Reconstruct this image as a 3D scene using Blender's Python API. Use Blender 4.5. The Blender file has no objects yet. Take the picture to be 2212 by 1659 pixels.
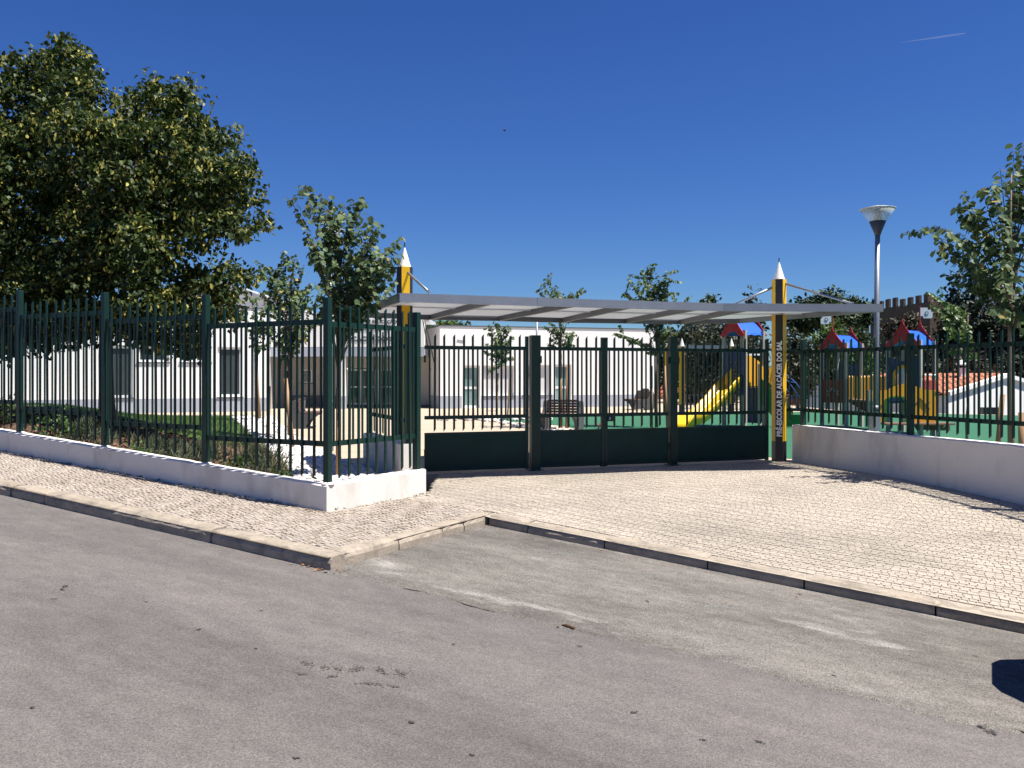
import bpy, math, random
import numpy as np
from mathutils import Vector, Matrix, Euler
R = random.Random(7)
NR = np.random.default_rng(11)
S = bpy.context.scene
COL = S.collection

# ------------------------------------------------------------------ camera, light, exposure
EYE = 1.65
F = 1858.0            # focal length and picture size in survey units (picture 2212 x 1659)
HOR = 808.0
cam = bpy.data.objects.new('camera', bpy.data.cameras.new('camera'))
COL.objects.link(cam)
cam.location = (0, 0, EYE)
cam.rotation_euler = (math.radians(90), 0, 0)
cam.data.sensor_width = 36
cam.data.lens = 36 * F / 2212
cam.data.shift_y = -(829.5 - HOR) / 2212
cam.data.clip_start = 0.1
cam.data.clip_end = 12000
S.camera = cam

SUN = Vector((1.17, -0.40, 2.72)).normalized()
world = bpy.data.worlds.new('World'); S.world = world; world.use_nodes = True
wn = world.node_tree
bg = wn.nodes['Background']
sky = wn.nodes.new('ShaderNodeTexSky')
sky.sky_type = 'NISHITA'
sky.sun_disc = False
sky.sun_elevation = math.asin(SUN.z)
sky.sun_rotation = math.atan2(SUN.x, SUN.y)
sky.altitude = 0
sky.air_density = 1.0
sky.dust_density = 0.0
sky.ozone_density = 3.0
hs = wn.nodes.new('ShaderNodeHueSaturation'); hs.inputs['Saturation'].default_value = 1.18; hs.inputs['Hue'].default_value = 0.512
wn.links.new(sky.outputs[0], hs.inputs['Color']); 
tn = wn.nodes.new('ShaderNodeMix'); tn.data_type = 'RGBA'; tn.blend_type = 'MULTIPLY'; tn.inputs[0].default_value = 1.0
tn.inputs[7].default_value = (0.50, 0.755, 1.12, 1)
wn.links.new(hs.outputs[0], tn.inputs[6]); wn.links.new(tn.outputs[2], bg.inputs[0])
bg.inputs[1].default_value = 0.047
sun = bpy.data.objects.new('sun', bpy.data.lights.new('sun', 'SUN'))
COL.objects.link(sun)
sun.data.energy = 5.0
sun.data.angle = math.radians(0.53)
sun.data.color = (1.0, 0.955, 0.88)
sun.rotation_euler = SUN.to_track_quat('Z', 'Y').to_euler()
sun.location = (30, -10, 60)
S.view_settings.view_transform = 'Standard'
S.view_settings.look = 'None'
S.view_settings.gamma = 1
S.view_settings.use_curve_mapping = False
S.view_settings.exposure = 0.95

# ------------------------------------------------------------------ helpers
def at(px, py, Y):
    """survey: picture ray (px,py) at distance Y -> world point"""
    return Vector(((px - 1106) / F * Y, Y, EYE - (py - HOR) / F * Y))
def gx(px, Y): return (px - 1106) / F * Y
def gz(py, Y): return EYE - (py - HOR) / F * Y

def M(name, col, rough=0.6, layers=(), bump=None, metal=0.0, spec=0.4, island=0.0, tint=None,
      transl=0.0, alpha=None, rot=0.0, coat=0.0, ior=None, transm=0.0):
    m = bpy.data.materials.new(name); m.use_nodes = True
    nt = m.node_tree; N = nt.nodes; L = nt.links
    p = N['Principled BSDF']
    p.inputs['Roughness'].default_value = rough
    p.inputs['Metallic'].default_value = metal
    p.inputs['Specular IOR Level'].default_value = spec
    p.inputs['Coat Weight'].default_value = coat
    p.inputs['Transmission Weight'].default_value = transm
    if alpha is not None: p.inputs['Alpha'].default_value = alpha
    rgb = N.new('ShaderNodeRGB'); rgb.outputs[0].default_value = (*col, 1)
    c = rgb.outputs[0]
    tc = N.new('ShaderNodeTexCoord'); co = tc.outputs['Object']
    if rot:
        mp = N.new('ShaderNodeMapping'); mp.inputs['Rotation'].default_value = (0, 0, rot)
        L.new(co, mp.inputs[0]); co = mp.outputs[0]
    def noise(scale, stretch=(1, 1, 1), detail=4.0, rgh=0.6):
        src = co
        if stretch != (1, 1, 1):
            mp = N.new('ShaderNodeMapping'); mp.inputs['Scale'].default_value = stretch
            L.new(src, mp.inputs[0]); src = mp.outputs[0]
        n = N.new('ShaderNodeTexNoise'); n.inputs['Scale'].default_value = scale
        n.inputs['Detail'].default_value = detail; n.inputs['Roughness'].default_value = rgh
        L.new(src, n.inputs['Vector']); return n.outputs[0]
    def scaled(c, fac, lo, hi):
        mr = N.new('ShaderNodeMapRange'); mr.inputs[1].default_value = 0.25; mr.inputs[2].default_value = 0.75
        mr.inputs[3].default_value = lo; mr.inputs[4].default_value = hi
        L.new(fac, mr.inputs[0])
        v = N.new('ShaderNodeVectorMath'); v.operation = 'SCALE'
        L.new(c, v.inputs[0]); L.new(mr.outputs[0], v.inputs['Scale']); return v.outputs[0]
    if tint:
        tcol, tscale, tlo, thi = tint[:4]
        n = noise(tscale, tint[4] if len(tint) > 4 else (1, 1, 1), 5)
        mr = N.new('ShaderNodeMapRange'); mr.inputs[1].default_value = tlo; mr.inputs[2].default_value = thi
        L.new(n, mr.inputs[0])
        mx = N.new('ShaderNodeMix'); mx.data_type = 'RGBA'
        L.new(mr.outputs[0], mx.inputs[0]); L.new(c, mx.inputs[6]); mx.inputs[7].default_value = (*tcol, 1)
        c = mx.outputs[2]
    for ly in layers:
        c = scaled(c, noise(ly[0], ly[2] if len(ly) > 2 else (1, 1, 1)), 1 - ly[1], 1 + ly[1])
    if island:
        g = N.new('ShaderNodeNewGeometry'); oi = N.new('ShaderNodeObjectInfo')
        ad = N.new('ShaderNodeMath'); ad.operation = 'ADD'
        L.new(g.outputs['Random Per Island'], ad.inputs[0]); L.new(oi.outputs['Random'], ad.inputs[1])
        fr = N.new('ShaderNodeMath'); fr.operation = 'FRACT'; L.new(ad.outputs[0], fr.inputs[0])
        mr = N.new('ShaderNodeMapRange'); mr.inputs[3].default_value = 1 - island; mr.inputs[4].default_value = 1 + island
        L.new(fr.outputs[0], mr.inputs[0])
        v = N.new('ShaderNodeVectorMath'); v.operation = 'SCALE'
        L.new(c, v.inputs[0]); L.new(mr.outputs[0], v.inputs['Scale']); c = v.outputs[0]
    L.new(c, p.inputs['Base Color'])
    if bump:
        b = N.new('ShaderNodeBump'); b.inputs['Strength'].default_value = bump[1]
        b.inputs['Distance'].default_value = bump[2] if len(bump) > 2 else 0.02
        L.new(noise(bump[0], (1, 1, 1), 6), b.inputs['Height']); L.new(b.outputs[0], p.inputs['Normal'])
    if transl:
        t = N.new('ShaderNodeBsdfTranslucent'); L.new(c, t.inputs[0])
        mx = N.new('ShaderNodeMixShader'); mx.inputs[0].default_value = transl
        L.new(p.outputs[0], mx.inputs[1]); L.new(t.outputs[0], mx.inputs[2])
        L.new(mx.outputs[0], N['Material Output'].inputs[0])
    m.use_fake_user = False
    return m

def leafmat(name, col, col2, frac, transl=0.3, rough=0.45, yel=None, spec=0.35):
    """two leaf tones picked per leaf"""
    m = bpy.data.materials.new(name); m.use_nodes = True
    nt = m.node_tree; N = nt.nodes; L = nt.links
    p = N['Principled BSDF']; p.inputs['Roughness'].default_value = rough
    p.inputs['Specular IOR Level'].default_value = spec
    g = N.new('ShaderNodeNewGeometry'); oi = N.new('ShaderNodeObjectInfo')
    ad = N.new('ShaderNodeMath'); ad.operation = 'ADD'
    L.new(g.outputs['Random Per Island'], ad.inputs[0]); L.new(oi.outputs['Random'], ad.inputs[1])
    fr = N.new('ShaderNodeMath'); fr.operation = 'FRACT'; L.new(ad.outputs[0], fr.inputs[0])
    r = N.new('ShaderNodeValToRGB'); e = r.color_ramp.elements
    e[0].position = 0; e[0].color = (col[0]*0.7, col[1]*0.7, col[2]*0.7, 1)
    e[1].position = 1; e[1].color = (*col2, 1)
    k = e.new(1 - frac); k.color = (*col, 1)
    if yel:
        k = e.new(0.965); k.color = (*col2, 1)
        k = e.new(0.985); k.color = (*yel, 1)
        e[len(e)-1].color = (*yel, 1)
    L.new(fr.outputs[0], r.inputs[0])
    L.new(r.outputs[0], p.inputs['Base Color'])
    t = N.new('ShaderNodeBsdfTranslucent'); L.new(r.outputs[0], t.inputs[0])
    mx = N.new('ShaderNodeMixShader'); mx.inputs[0].default_value = transl
    L.new(p.outputs[0], mx.inputs[1]); L.new(t.outputs[0], mx.inputs[2])
    L.new(mx.outputs[0], N['Material Output'].inputs[0])
    return m

def wloc(o):
    v = Vector((0, 0, 0))
    while o is not None:
        v += o.location; o = o.parent
    return v
def tag(o, label=None, cat=None, group=None, kind=None):
    if label: o['label'] = label
    if cat: o['category'] = cat
    if group: o['group'] = group
    if kind: o['kind'] = kind
    return o
def thing(name, label, cat, loc, group=None):
    o = bpy.data.objects.new(name, None); COL.objects.link(o)
    o.location = loc; o.empty_display_size = 0.2
    return tag(o, label, cat, group)
def newobj(name, mesh, parent=None, loc=(0, 0, 0), rz=0.0, rot=None):
    o = bpy.data.objects.new(name, mesh); COL.objects.link(o)
    l = Vector(loc)
    if parent is not None:
        o.parent = parent; l = l - wloc(parent)
    o.location = l
    o.rotation_euler = rot if rot is not None else (0, 0, rz)
    return o

class MB:
    def __init__(s): s.v = []; s.f = []
    def add(s, vs, fs):
        n = len(s.v); s.v += [tuple(x) for x in vs]; s.f += [tuple(i + n for i in f) for f in fs]; return s
    def box(s, c, size, rz=0.0):
        x, y, z = [a / 2 for a in size]; cs, sn = math.cos(rz), math.sin(rz)
        vs = []
        for dz in (-z, z):
            for dx, dy in ((-x, -y), (x, -y), (x, y), (-x, y)):
                vs.append((c[0] + dx*cs - dy*sn, c[1] + dx*sn + dy*cs, c[2] + dz))
        return s.add(vs, [(3,2,1,0),(4,5,6,7),(0,1,5,4),(1,2,6,5),(2,3,7,6),(3,0,4,7)])
    def beam(s, p0, p1, w, h, up=(0, 0, 1)):
        p0, p1 = Vector(p0), Vector(p1); d = (p1 - p0).normalized()
        sd = d.cross(Vector(up))
        if sd.length < 1e-4: sd = d.cross(Vector((0, 1, 0)))
        sd.normalize(); u = sd.cross(d)
        vs = [p + sd*a*w/2 + u*b*h/2 for p in (p0, p1) for a, b in ((-1,-1),(1,-1),(1,1),(-1,1))]
        return s.add(vs, [(0,1,2,3),(7,6,5,4),(1,0,4,5),(2,1,5,6),(3,2,6,7),(0,3,7,4)])
    def tube(s, pts, rad, n=8, cap=True):
        pts = [Vector(p) for p in pts]
        if not hasattr(rad, '__len__'): rad = [rad]*len(pts)
        vs = []; fs = []
        for i, p in enumerate(pts):
            d = (pts[min(i+1, len(pts)-1)] - pts[max(i-1, 0)])
            if d.length < 1e-9: d = Vector((0, 0, 1))
            d.normalize()
            a = d.cross(Vector((0.31, 0.95, 0.05)) if abs(d.z) > .5 else Vector((0, 0, 1))); a.normalize(); b = d.cross(a)
            for k in range(n):
                t = 2*math.pi*k/n; vs.append(p + (a*math.cos(t) + b*math.sin(t))*rad[i])
        for i in range(len(pts)-1):
            for k in range(n):
                q = (k+1) % n
                fs.append((i*n+k, i*n+q, (i+1)*n+q, (i+1)*n+k))
        if cap:
            fs.append(tuple(range(n-1, -1, -1))); fs.append(tuple((len(pts)-1)*n + k for k in range(n)))
        return s.add(vs, fs)
    def lathe(s, c, prof, n=16, rz=0.0):
        vs = []; fs = []
        for r, z in prof:
            for k in range(n):
                t = 2*math.pi*k/n + rz; vs.append((c[0]+r*math.cos(t), c[1]+r*math.sin(t), c[2]+z))
        for i in range(len(prof)-1):
            for k in range(n):
                q = (k+1) % n; fs.append((i*n+k, i*n+q, (i+1)*n+q, (i+1)*n+k))
        fs.append(tuple(range(n-1, -1, -1))); fs.append(tuple((len(prof)-1)*n+k for k in range(n)))
        return s.add(vs, fs)
    def prism(s, poly, off):
        """polygon (3d points) extruded by vector off"""
        n = len(poly); off = Vector(off); a = [Vector(p) for p in poly]
        vs = a + [p + off for p in a]
        fs = [tuple(range(n-1, -1, -1)), tuple(range(n, 2*n))] + [(i, (i+1) % n, n+(i+1) % n, n+i) for i in range(n)]
        return s.add(vs, fs)
    def slab(s, poly2, zb, zt):
        """vertical prism with per-vertex bottom and top heights"""
        n = len(poly2)
        zb = zb if hasattr(zb, '__len__') else [zb]*n; zt = zt if hasattr(zt, '__len__') else [zt]*n
        vs = [(p[0], p[1], z) for p, z in zip(poly2, zb)] + [(p[0], p[1], z) for p, z in zip(poly2, zt)]
        return s.add(vs, [tuple(range(n-1, -1, -1)), tuple(range(n, 2*n))] + [(i, (i+1) % n, n+(i+1) % n, n+i) for i in range(n)])
    def mesh(s, name, mat, smooth=False, off=(0, 0, 0), fix=True):
        me = bpy.data.meshes.new(name)
        o = Vector(off)
        me.from_pydata([(x[0]-o.x, x[1]-o.y, x[2]-o.z) for x in s.v], [], s.f)
        if fix:
            import bmesh
            b = bmesh.new(); b.from_mesh(me); bmesh.ops.recalc_face_normals(b, faces=b.faces); b.to_mesh(me); b.free()
        me.polygons.foreach_set('use_smooth', [bool(smooth)]*len(me.polygons))
        if mat: me.materials.append(mat)
        return me
    def build(s, name, mat, parent=None, smooth=False, base=None, bevel=0, fix=True):
        if parent is not None: off = wloc(parent)
        elif base is not None: off = Vector(base)
        else: off = Vector((0, 0, 0))
        o = bpy.data.objects.new(name, s.mesh(name, mat, smooth, off, fix)); COL.objects.link(o)
        if parent is not None: o.parent = parent
        else: o.location = off
        if bevel:
            md = o.modifiers.new('edge', 'BEVEL'); md.width = bevel; md.segments = 2; md.limit_method = 'ANGLE'
        return o

def npmesh(name, V, Fq, mat, parent=None, smooth=False):
    """fast mesh from numpy: V (n,3), Fq (m,k) all faces same size"""
    V = np.asarray(V, dtype=np.float32); Fq = np.asarray(Fq, dtype=np.int32)
    if parent is not None: V = V - np.array(wloc(parent), dtype=np.float32)
    me = bpy.data.meshes.new(name)
    me.vertices.add(len(V)); me.vertices.foreach_set('co', V.ravel())
    m, k = Fq.shape
    me.loops.add(m*k); me.loops.foreach_set('vertex_index', Fq.ravel())
    me.polygons.add(m); me.polygons.foreach_set('loop_start', np.arange(0, m*k, k, dtype=np.int32))
    me.polygons.foreach_set('loop_total', np.full(m, k, dtype=np.int32))
    me.polygons.foreach_set('use_smooth', np.full(m, bool(smooth)))
    me.update(calc_edges=True); me.validate()
    me.materials.append(mat)
    o = bpy.data.objects.new(name, me); COL.objects.link(o)
    if parent is not None: o.parent = parent
    return o

def norm(a): return a / np.maximum(np.linalg.norm(a, axis=1, keepdims=True), 1e-9)
LEAF = {  # outline of half a leaf: (along, across)
    'round': [(0, 0), (0.12, 0.42), (0.62, 0.46), (1, 0)],
    'heart': [(0, 0), (0.05, 0.45), (0.5, 0.42), (1.05, 0)],
    'oval': [(0, 0), (0.25, 0.25), (0.7, 0.22), (1, 0)],
    'strip': [(0, 0), (0.2, 0.12), (0.8, 0.12), (1, 0)],
    'blade': [(0, 0), (0.1, 0.045), (0.6, 0.04), (1, 0)],
}
def leaf_arrays(P, T, Nn, size, shape, fold=0.25):
    """P centres(n,3) leaf base; T direction; Nn normal; size(n)"""
    T = norm(T); B = norm(np.cross(Nn, T)); U = np.cross(T, B)
    s = size[:, None]; pr = LEAF[shape]
    vs = []
    for (a, w), sg in ((pr[0], 0), (pr[1], 1), (pr[2], 1), (pr[3], 0), (pr[2], -1), (pr[1], -1)):
        vs.append(P + T*a*s + B*sg*w*s + U*abs(sg)*w*fold*s - U*(a*a*0.12)*s)
    V = np.stack(vs, 1).reshape(-1, 3)
    n = len(P); b = np.arange(n)[:, None]*6
    Fq = np.concatenate([b + np.array([[0, 1, 2, 3]]), b + np.array([[0, 3, 4, 5]])])
    return V, Fq
def leaves(name, P, T, Nn, size, mat, parent, shape='round', fold=0.25):
    V, Fq = leaf_arrays(np.asarray(P), np.asarray(T), np.asarray(Nn), np.asarray(size), shape, fold)
    return npmesh(name, V, Fq, mat, parent)

def text_part(name, body, height, mat, parent, mtx, width=None, bold=0.0, depth=0.004):
    cu = bpy.data.curves.new(name, 'FONT'); cu.body = body; cu.size = 1; cu.align_x = 'LEFT'
    cu.extrude = depth; cu.offset = bold; cu.resolution_u = 3
    tmp = bpy.data.objects.new('tmp', cu); COL.objects.link(tmp)
    dg = bpy.context.evaluated_depsgraph_get(); dg.update()
    me = bpy.data.meshes.new_from_object(tmp.evaluated_get(dg)); bpy.data.objects.remove(tmp)
    co = np.empty(len(me.vertices)*3); me.vertices.foreach_get('co', co); co = co.reshape(-1, 3)
    cap = 0.70
    sy = height / cap; co[:, 0] -= co[:, 0].min()
    sx = sy if width is None else width / co[:, 0].max()
    off = np.array(wloc(parent))
    m3 = np.array(mtx.to_3x3()); tr = np.array(mtx.translation)
    co = np.stack([co[:, 0]*sx, co[:, 1]*sy, co[:, 2]], 1) @ m3.T + tr - off
    me.vertices.foreach_set('co', co.ravel()); me.update()
    me.materials.clear(); me.materials.append(mat)
    o = bpy.data.objects.new(name, me); COL.objects.link(o); o.parent = parent
    return o

# ------------------------------------------------------------------ street coordinates (u downhill along the kerb, v away from it)
def uv(u, v): return (0.866*u + 0.5*v, -0.5*u + 0.866*v)
def UV(x, y): return (0.866*x - 0.5*y, 0.5*x + 0.866*y)
def sst(a, b, x):
    t = min(1, max(0, (x-a)/(b-a))); return t*t*(3-2*t)
UK, VK, VM = -5.58, 6.21, 9.02          # kerb corner and depth of the parking bay
def z_road(u): return -0.22 - 0.062*(u - UK)
def z_side(u): return -0.092 - 0.062*(u - UK)
def z_kerb2(u): return -0.10 - 0.085*(min(u, 1.0) - UK) - 0.062*max(u - 1.0, 0)
def z_pave(x, y):
    u, v = UV(x, y)
    zk = z_kerb2(u) if u > UK else z_side(u)
    w = min(1, max(0, (v - VM)/6.5))
    if u < UK:
        zk = zk if zk < 0.02 or v < VM else zk*(1 - sst(0, 3, v - VM))
    return zk*(1 - w)**1.35 if v > VM else zk
def z_bay(u, v):
    t = (v - VK)/(VM - VK); return z_road(u)*(1-t) + (z_kerb2(u) - 0.115)*t + 0.004
A = Vector((-2.22, 10.3)); B = Vector((-1.19, 11.9))
G0 = Vector((-1.46, 14.17)); GE = Vector((4.86, 16.28))
W0 = Vector((5.32, 16.4)); WD = Vector((1.6, -4.8)).normalized()
def z_wallin(u): return 0.14 - 0.062*(u + 7.07)
STL = [(-10.2, 32.0), (-6.8, 23.2), (-4.93, 18.1), (-3.4, 14.2), (-2.6, 11.2), (-2.3, 10.2)]    # lawn / stones border
STR = [(-9.3, 33.0), (-5.87, 22.9), (-3.87, 17.7), (-2.75, 15.2), (-1.75, 12.6), (-1.42, 11.9), (-2.25, 10.6)]  # stones / paving border
def xon(line, y):
    for (x0, y0), (x1, y1) in zip(line, line[1:]):
        if y <= y0 and y >= y1: return x0 + (x1-x0)*(y-y0)/(y1-y0)
    return line[0][0] + (line[0][1]-y)*0.38*(-1) if y > line[0][1] else line[-1][0]
def z_gard(x, y):
    u, v = UV(x, y)
    d = max(0.0, xon(STL, y) - x)
    base = min(max(0.0, z_wallin(u)), 0.80)
    fade_v = 1 - sst(12.5, 23.0, v)
    fade_d = sst(-0.5, 6.0, d) if y > 14 else sst(-0.5, 6, d)*sst(10, 14, y) + (1 - sst(10, 14, y))
    return base*fade_v*max(fade_d, 0.0)
# ------------------------------------------------------------------ materials
STREET = math.radians(30)
def asphalt(name, base, patch, speck, streak, pale=None):
    m = bpy.data.materials.new(name); m.use_nodes = True
    nt = m.node_tree; N = nt.nodes; L = nt.links
    p = N['Principled BSDF']; p.inputs['Roughness'].default_value = 0.85; p.inputs['Specular IOR Level'].default_value = 0.25
    tc = N.new('ShaderNodeTexCoord')
    mp = N.new('ShaderNodeMapping'); mp.inputs['Rotation'].default_value = (0, 0, STREET); L.new(tc.outputs['Object'], mp.inputs[0])
    def noise(sc, st=(1, 1, 1), det=4, r=0.6, off=0):
        q = N.new('ShaderNodeMapping'); q.inputs['Scale'].default_value = st; q.inputs['Location'].default_value = (off, off, 0)
        L.new(mp.outputs[0], q.inputs[0])
        n = N.new('ShaderNodeTexNoise'); n.inputs['Scale'].default_value = sc; n.inputs['Detail'].default_value = det
        n.inputs['Roughness'].default_value = r; L.new(q.outputs[0], n.inputs['Vector']); return n.outputs[0]
    def rng(f, a, b, lo, hi):
        q = N.new('ShaderNodeMapRange'); q.inputs[1].default_value = a; q.inputs[2].default_value = b
        q.inputs[3].default_value = lo; q.inputs[4].default_value = hi; L.new(f, q.inputs[0]); return q.outputs[0]
    def mul(a, b):
        q = N.new('ShaderNodeMath'); q.operation = 'MULTIPLY'; L.new(a, q.inputs[0]); L.new(b, q.inputs[1]); return q.outputs[0]
    def mixc(c, f, col):
        q = N.new('ShaderNodeMix'); q.data_type = 'RGBA'; L.new(f, q.inputs[0]); L.new(c, q.inputs[6])
        q.inputs[7].default_value = (*col, 1); return q.outputs[2]
    rgb = N.new('ShaderNodeRGB'); rgb.outputs[0].default_value = (*base, 1); c = rgb.outputs[0]
    c = mixc(c, rng(noise(0.9, (0.35, 1, 1), 8, 0.7), 0.42, 0.66, 0, 1), patch)
    if pale: c = mixc(c, rng(noise(1.3, (0.45, 1, 1), 6, 0.62, 7.3), 0.545, 0.66, 0, 0.9), pale)
    # small separate oil spots, and the aggregate
    v = N.new('ShaderNodeTexVoronoi'); v.inputs['Scale'].default_value = 150; L.new(mp.outputs[0], v.inputs['Vector'])
    g = rng(v.outputs['Color'], 0.0, 1.0, 1 - speck, 1 + speck)
    sp = N.new('ShaderNodeTexVoronoi'); sp.inputs['Scale'].default_value = 1.1; L.new(mp.outputs[0], sp.inputs['Vector'])
    spn = N.new('ShaderNodeMath'); spn.operation = 'ADD'; L.new(sp.outputs['Distance'], spn.inputs[0])
    L.new(rng(noise(14, (0.4, 1, 1)), 0, 1, -0.06, 0.06), spn.inputs[1])
    spot = rng(spn.outputs[0], 0.012, 0.035, 0.32, 1.0)
    f = mul(g, rng(noise(1.4, (0.07, 1.0, 1), 3), 0.3, 0.7, 1 - streak, 1 + streak))
    f = mul(f, rng(noise(7, (0.5, 1, 1), 5), 0.3, 0.7, 1 - speck*.28, 1 + speck*.28))
    f = mul(f, rng(noise(60, (1, 1, 1), 3, 0.7), 0.3, 0.7, 0.86, 1.14))
    f = mul(f, spot)
    q = N.new('ShaderNodeVectorMath'); q.operation = 'SCALE'; L.new(c, q.inputs[0]); L.new(f, q.inputs['Scale'])
    L.new(q.outputs[0], p.inputs['Base Color'])
    b = N.new('ShaderNodeBump'); b.inputs['Strength'].default_value = 0.5; b.inputs['Distance'].default_value = 0.006
    L.new(noise(110, det=3, r=0.7), b.inputs['Height']); L.new(b.outputs[0], p.inputs['Normal'])
    return m
m_road = asphalt('road asphalt', (0.136, 0.122, 0.115), (0.106, 0.097, 0.092), 0.45, 0.16)
m_bay = asphalt('bay asphalt', (0.154, 0.141, 0.125), (0.084, 0.076, 0.068), 0.70, 0.08, (0.30, 0.285, 0.26))
m_cobble = M('limestone cobble', (0.365, 0.315, 0.265), 0.62, [(2.2, 0.10), (60, 0.06)], (90, 0.25, 0.004), island=0.16,
             tint=((0.27, 0.225, 0.18), 1.1, 0.46, 0.74))
m_cobble2 = M('forecourt cobble', (0.385, 0.335, 0.272), 0.62, [(1.3, 0.08), (60, 0.05)], (90, 0.25, 0.004), island=0.075,
              tint=((0.285, 0.25, 0.205), 0.55, 0.44, 0.70, (0.5, 1, 1)))
m_joint = M('sand joint', (0.125, 0.098, 0.07), 0.95, [(6, 0.25), (80, 0.2)], (80, 0.4, 0.01))
m_joint2 = M('pale sand joint', (0.345, 0.30, 0.24), 0.95, [(6, 0.1)], None, tint=((0.21, 0.178, 0.137), 7, 0.54, 0.66))
m_kerb = M('kerb stone', (0.31, 0.262, 0.205), 0.85, [(3, 0.22), (25, 0.16), (110, 0.14)], (40, 0.6, 0.012), tint=((0.19, 0.165, 0.135), 5, 0.5, 0.75))
m_white = M('white painted render', (0.70, 0.66, 0.605), 0.75, [(1.2, 0.035), (9, 0.025)], (38, 0.35, 0.006), tint=((0.45, 0.41, 0.355), 2.4, 0.50, 0.80, (1, 1, 0.35)))
m_wallw = M('white house paint', (0.86, 0.85, 0.83), 0.8, [(0.7, 0.03)], (30, 0.2, 0.006))
m_band = M('blue grey plinth paint', (0.36, 0.39, 0.46), 0.75, [(1.5, 0.06)], (30, 0.2, 0.004))
m_green = M('dark green enamel', (0.005, 0.027, 0.020), 0.42, [(3, 0.18), (20, .10)], (140, 0.10, 0.002), spec=0.35)
m_greenp = M('dark green sheet', (0.006, 0.033, 0.026), 0.45, [(1.5, 0.18), (9, 0.1)], (3, 0.12, 0.01), spec=0.22)
m_galv = M('galvanised steel', (0.25, 0.27, 0.305), 0.42, [(5, 0.08), (40, 0.08)], (120, 0.08, 0.002), metal=0.55)
m_dull_shade = M('dull and shaded grey steel', (0.15, 0.16, 0.18), 0.5, [(4, 0.1)], None, metal=0.4)  # dull metal parts; on canopy ribs and rear beam, shade painted into the steel
m_poly = M('milky roof sheet', (0.70, 0.72, 0.75), 0.5, [(1.5, 0.06)], None, transl=0.38)
m_yel = M('yellow paint', (0.70, 0.40, 0.008), 0.4, [(2.5, 0.06)], None)
m_black = M('black paint', (0.017, 0.015, 0.019), 0.4, [(3, 0.2)], None)
m_tip = M('cream white paint', (0.80, 0.77, 0.69), 0.5, [(4, 0.03)], None)
m_letw = M('white vinyl letters', (0.88, 0.88, 0.87), 0.5)
m_letg = M('dark grey letters', (0.045, 0.06, 0.06), 0.5)
m_court = M('beige courtyard paving', (0.42, 0.34, 0.25), 0.85, [(0.8, 0.06), (14, 0.06), (90, 0.08)], (60, 0.2, 0.004))
m_rubber = M('green safety rubber', (0.022, 0.115, 0.058), 0.9, [(0.6, 0.08), (120, 0.2)], (150, 0.3, 0.004))
m_soil = M('mulch soil', (0.095, 0.055, 0.034), 0.95, [(4, 0.35), (40, 0.35)], (30, 0.8, 0.03))
m_chip = M('bark chip', (0.16, 0.085, 0.05), 0.9, [(30, 0.2)], None, island=0.65)
m_stone = M('white quartz stone', (0.64, 0.61, 0.59), 0.7, [(8, 0.1)], (40, 0.4, 0.01), island=0.12)
m_earth = M('dry hillside earth', (0.13, 0.105, 0.062), 0.95, [(0.08, 0.35), (0.9, 0.25)], (2, 0.8, 0.1), tint=((0.055, 0.068, 0.03), 0.12, 0.40, 0.62))
m_lawnb = M('lawn ground', (0.05, 0.095, 0.02), 0.95, [(1, 0.2), (18, 0.25)], (40, 0.7, 0.03))
m_grass = leafmat('grass blade', (0.085, 0.175, 0.035), (0.16, 0.24, 0.07), 0.25, 0.45, 0.6, spec=0.1)
m_dry = leafmat('tuft blade', (0.11, 0.14, 0.065), (0.30, 0.27, 0.15), 0.3, 0.3, 0.6)
m_bark = M('tree bark', (0.10, 0.075, 0.055), 0.9, [(6, 0.3, (1, 1, 0.2))], (20, 0.8, 0.02))
m_barkp = M('pale bark', (0.24, 0.175, 0.12), 0.9, [(9, 0.3, (1, 1, 0.2))], (25, 0.6, 0.01))
m_stake = M('wooden stake', (0.33, 0.20, 0.105), 0.8, [(8, 0.25, (1, 1, 0.15))], (30, 0.4, 0.006))
m_glass = M('dark window glass', (0.035, 0.045, 0.05), 0.06, [], None, spec=0.7)
m_glassg = M('greenish door glass', (0.20, 0.30, 0.30), 0.10, [(1.2, 0.3)], None, spec=0.7)
m_shut = M('white roller shutter', (0.72, 0.72, 0.71), 0.5)
m_dark = M('dark roller blind', (0.045, 0.055, 0.06), 0.45, [(2, 0.1)])
m_frame = M('white window frame', (0.78, 0.78, 0.78), 0.4)
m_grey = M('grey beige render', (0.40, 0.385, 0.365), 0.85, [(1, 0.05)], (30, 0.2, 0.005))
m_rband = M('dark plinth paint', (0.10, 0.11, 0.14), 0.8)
m_roofg = M('grey roof sheet', (0.36, 0.36, 0.38), 0.6, [(2, 0.06)])
m_tile = M('terracotta tile', (0.42, 0.155, 0.085), 0.8, [(20, 0.2)], (40, 0.3, 0.01), island=0.28)
m_castle = M('castle masonry', (0.125, 0.088, 0.062), 0.95, [(0.25, 0.2), (1.6, 0.22)], (3, 0.8, 0.1))
m_red = M('red board', (0.42, 0.024, 0.022), 0.4)
m_redd = M('dark red board', (0.26, 0.030, 0.020), 0.45)
m_blue = M('blue roof sheet', (0.014, 0.105, 0.52), 0.4)
m_navy = M('navy board', (0.014, 0.040, 0.135), 0.4)
m_amber = M('amber board', (0.74, 0.36, 0.02), 0.45, [(2, 0.05)])
m_slide = M('yellow slide plastic', (0.66, 0.42, 0.010), 0.35, [(2, 0.04)])
m_lime = M('green board', (0.02, 0.17, 0.035), 0.45)
m_orange = M('orange board', (0.70, 0.105, 0.015), 0.45)
m_post = M('silvered timber post', (0.36, 0.34, 0.30), 0.75, [(7, 0.16, (1, 1, 0.15))], (30, 0.3, 0.004))
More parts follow.
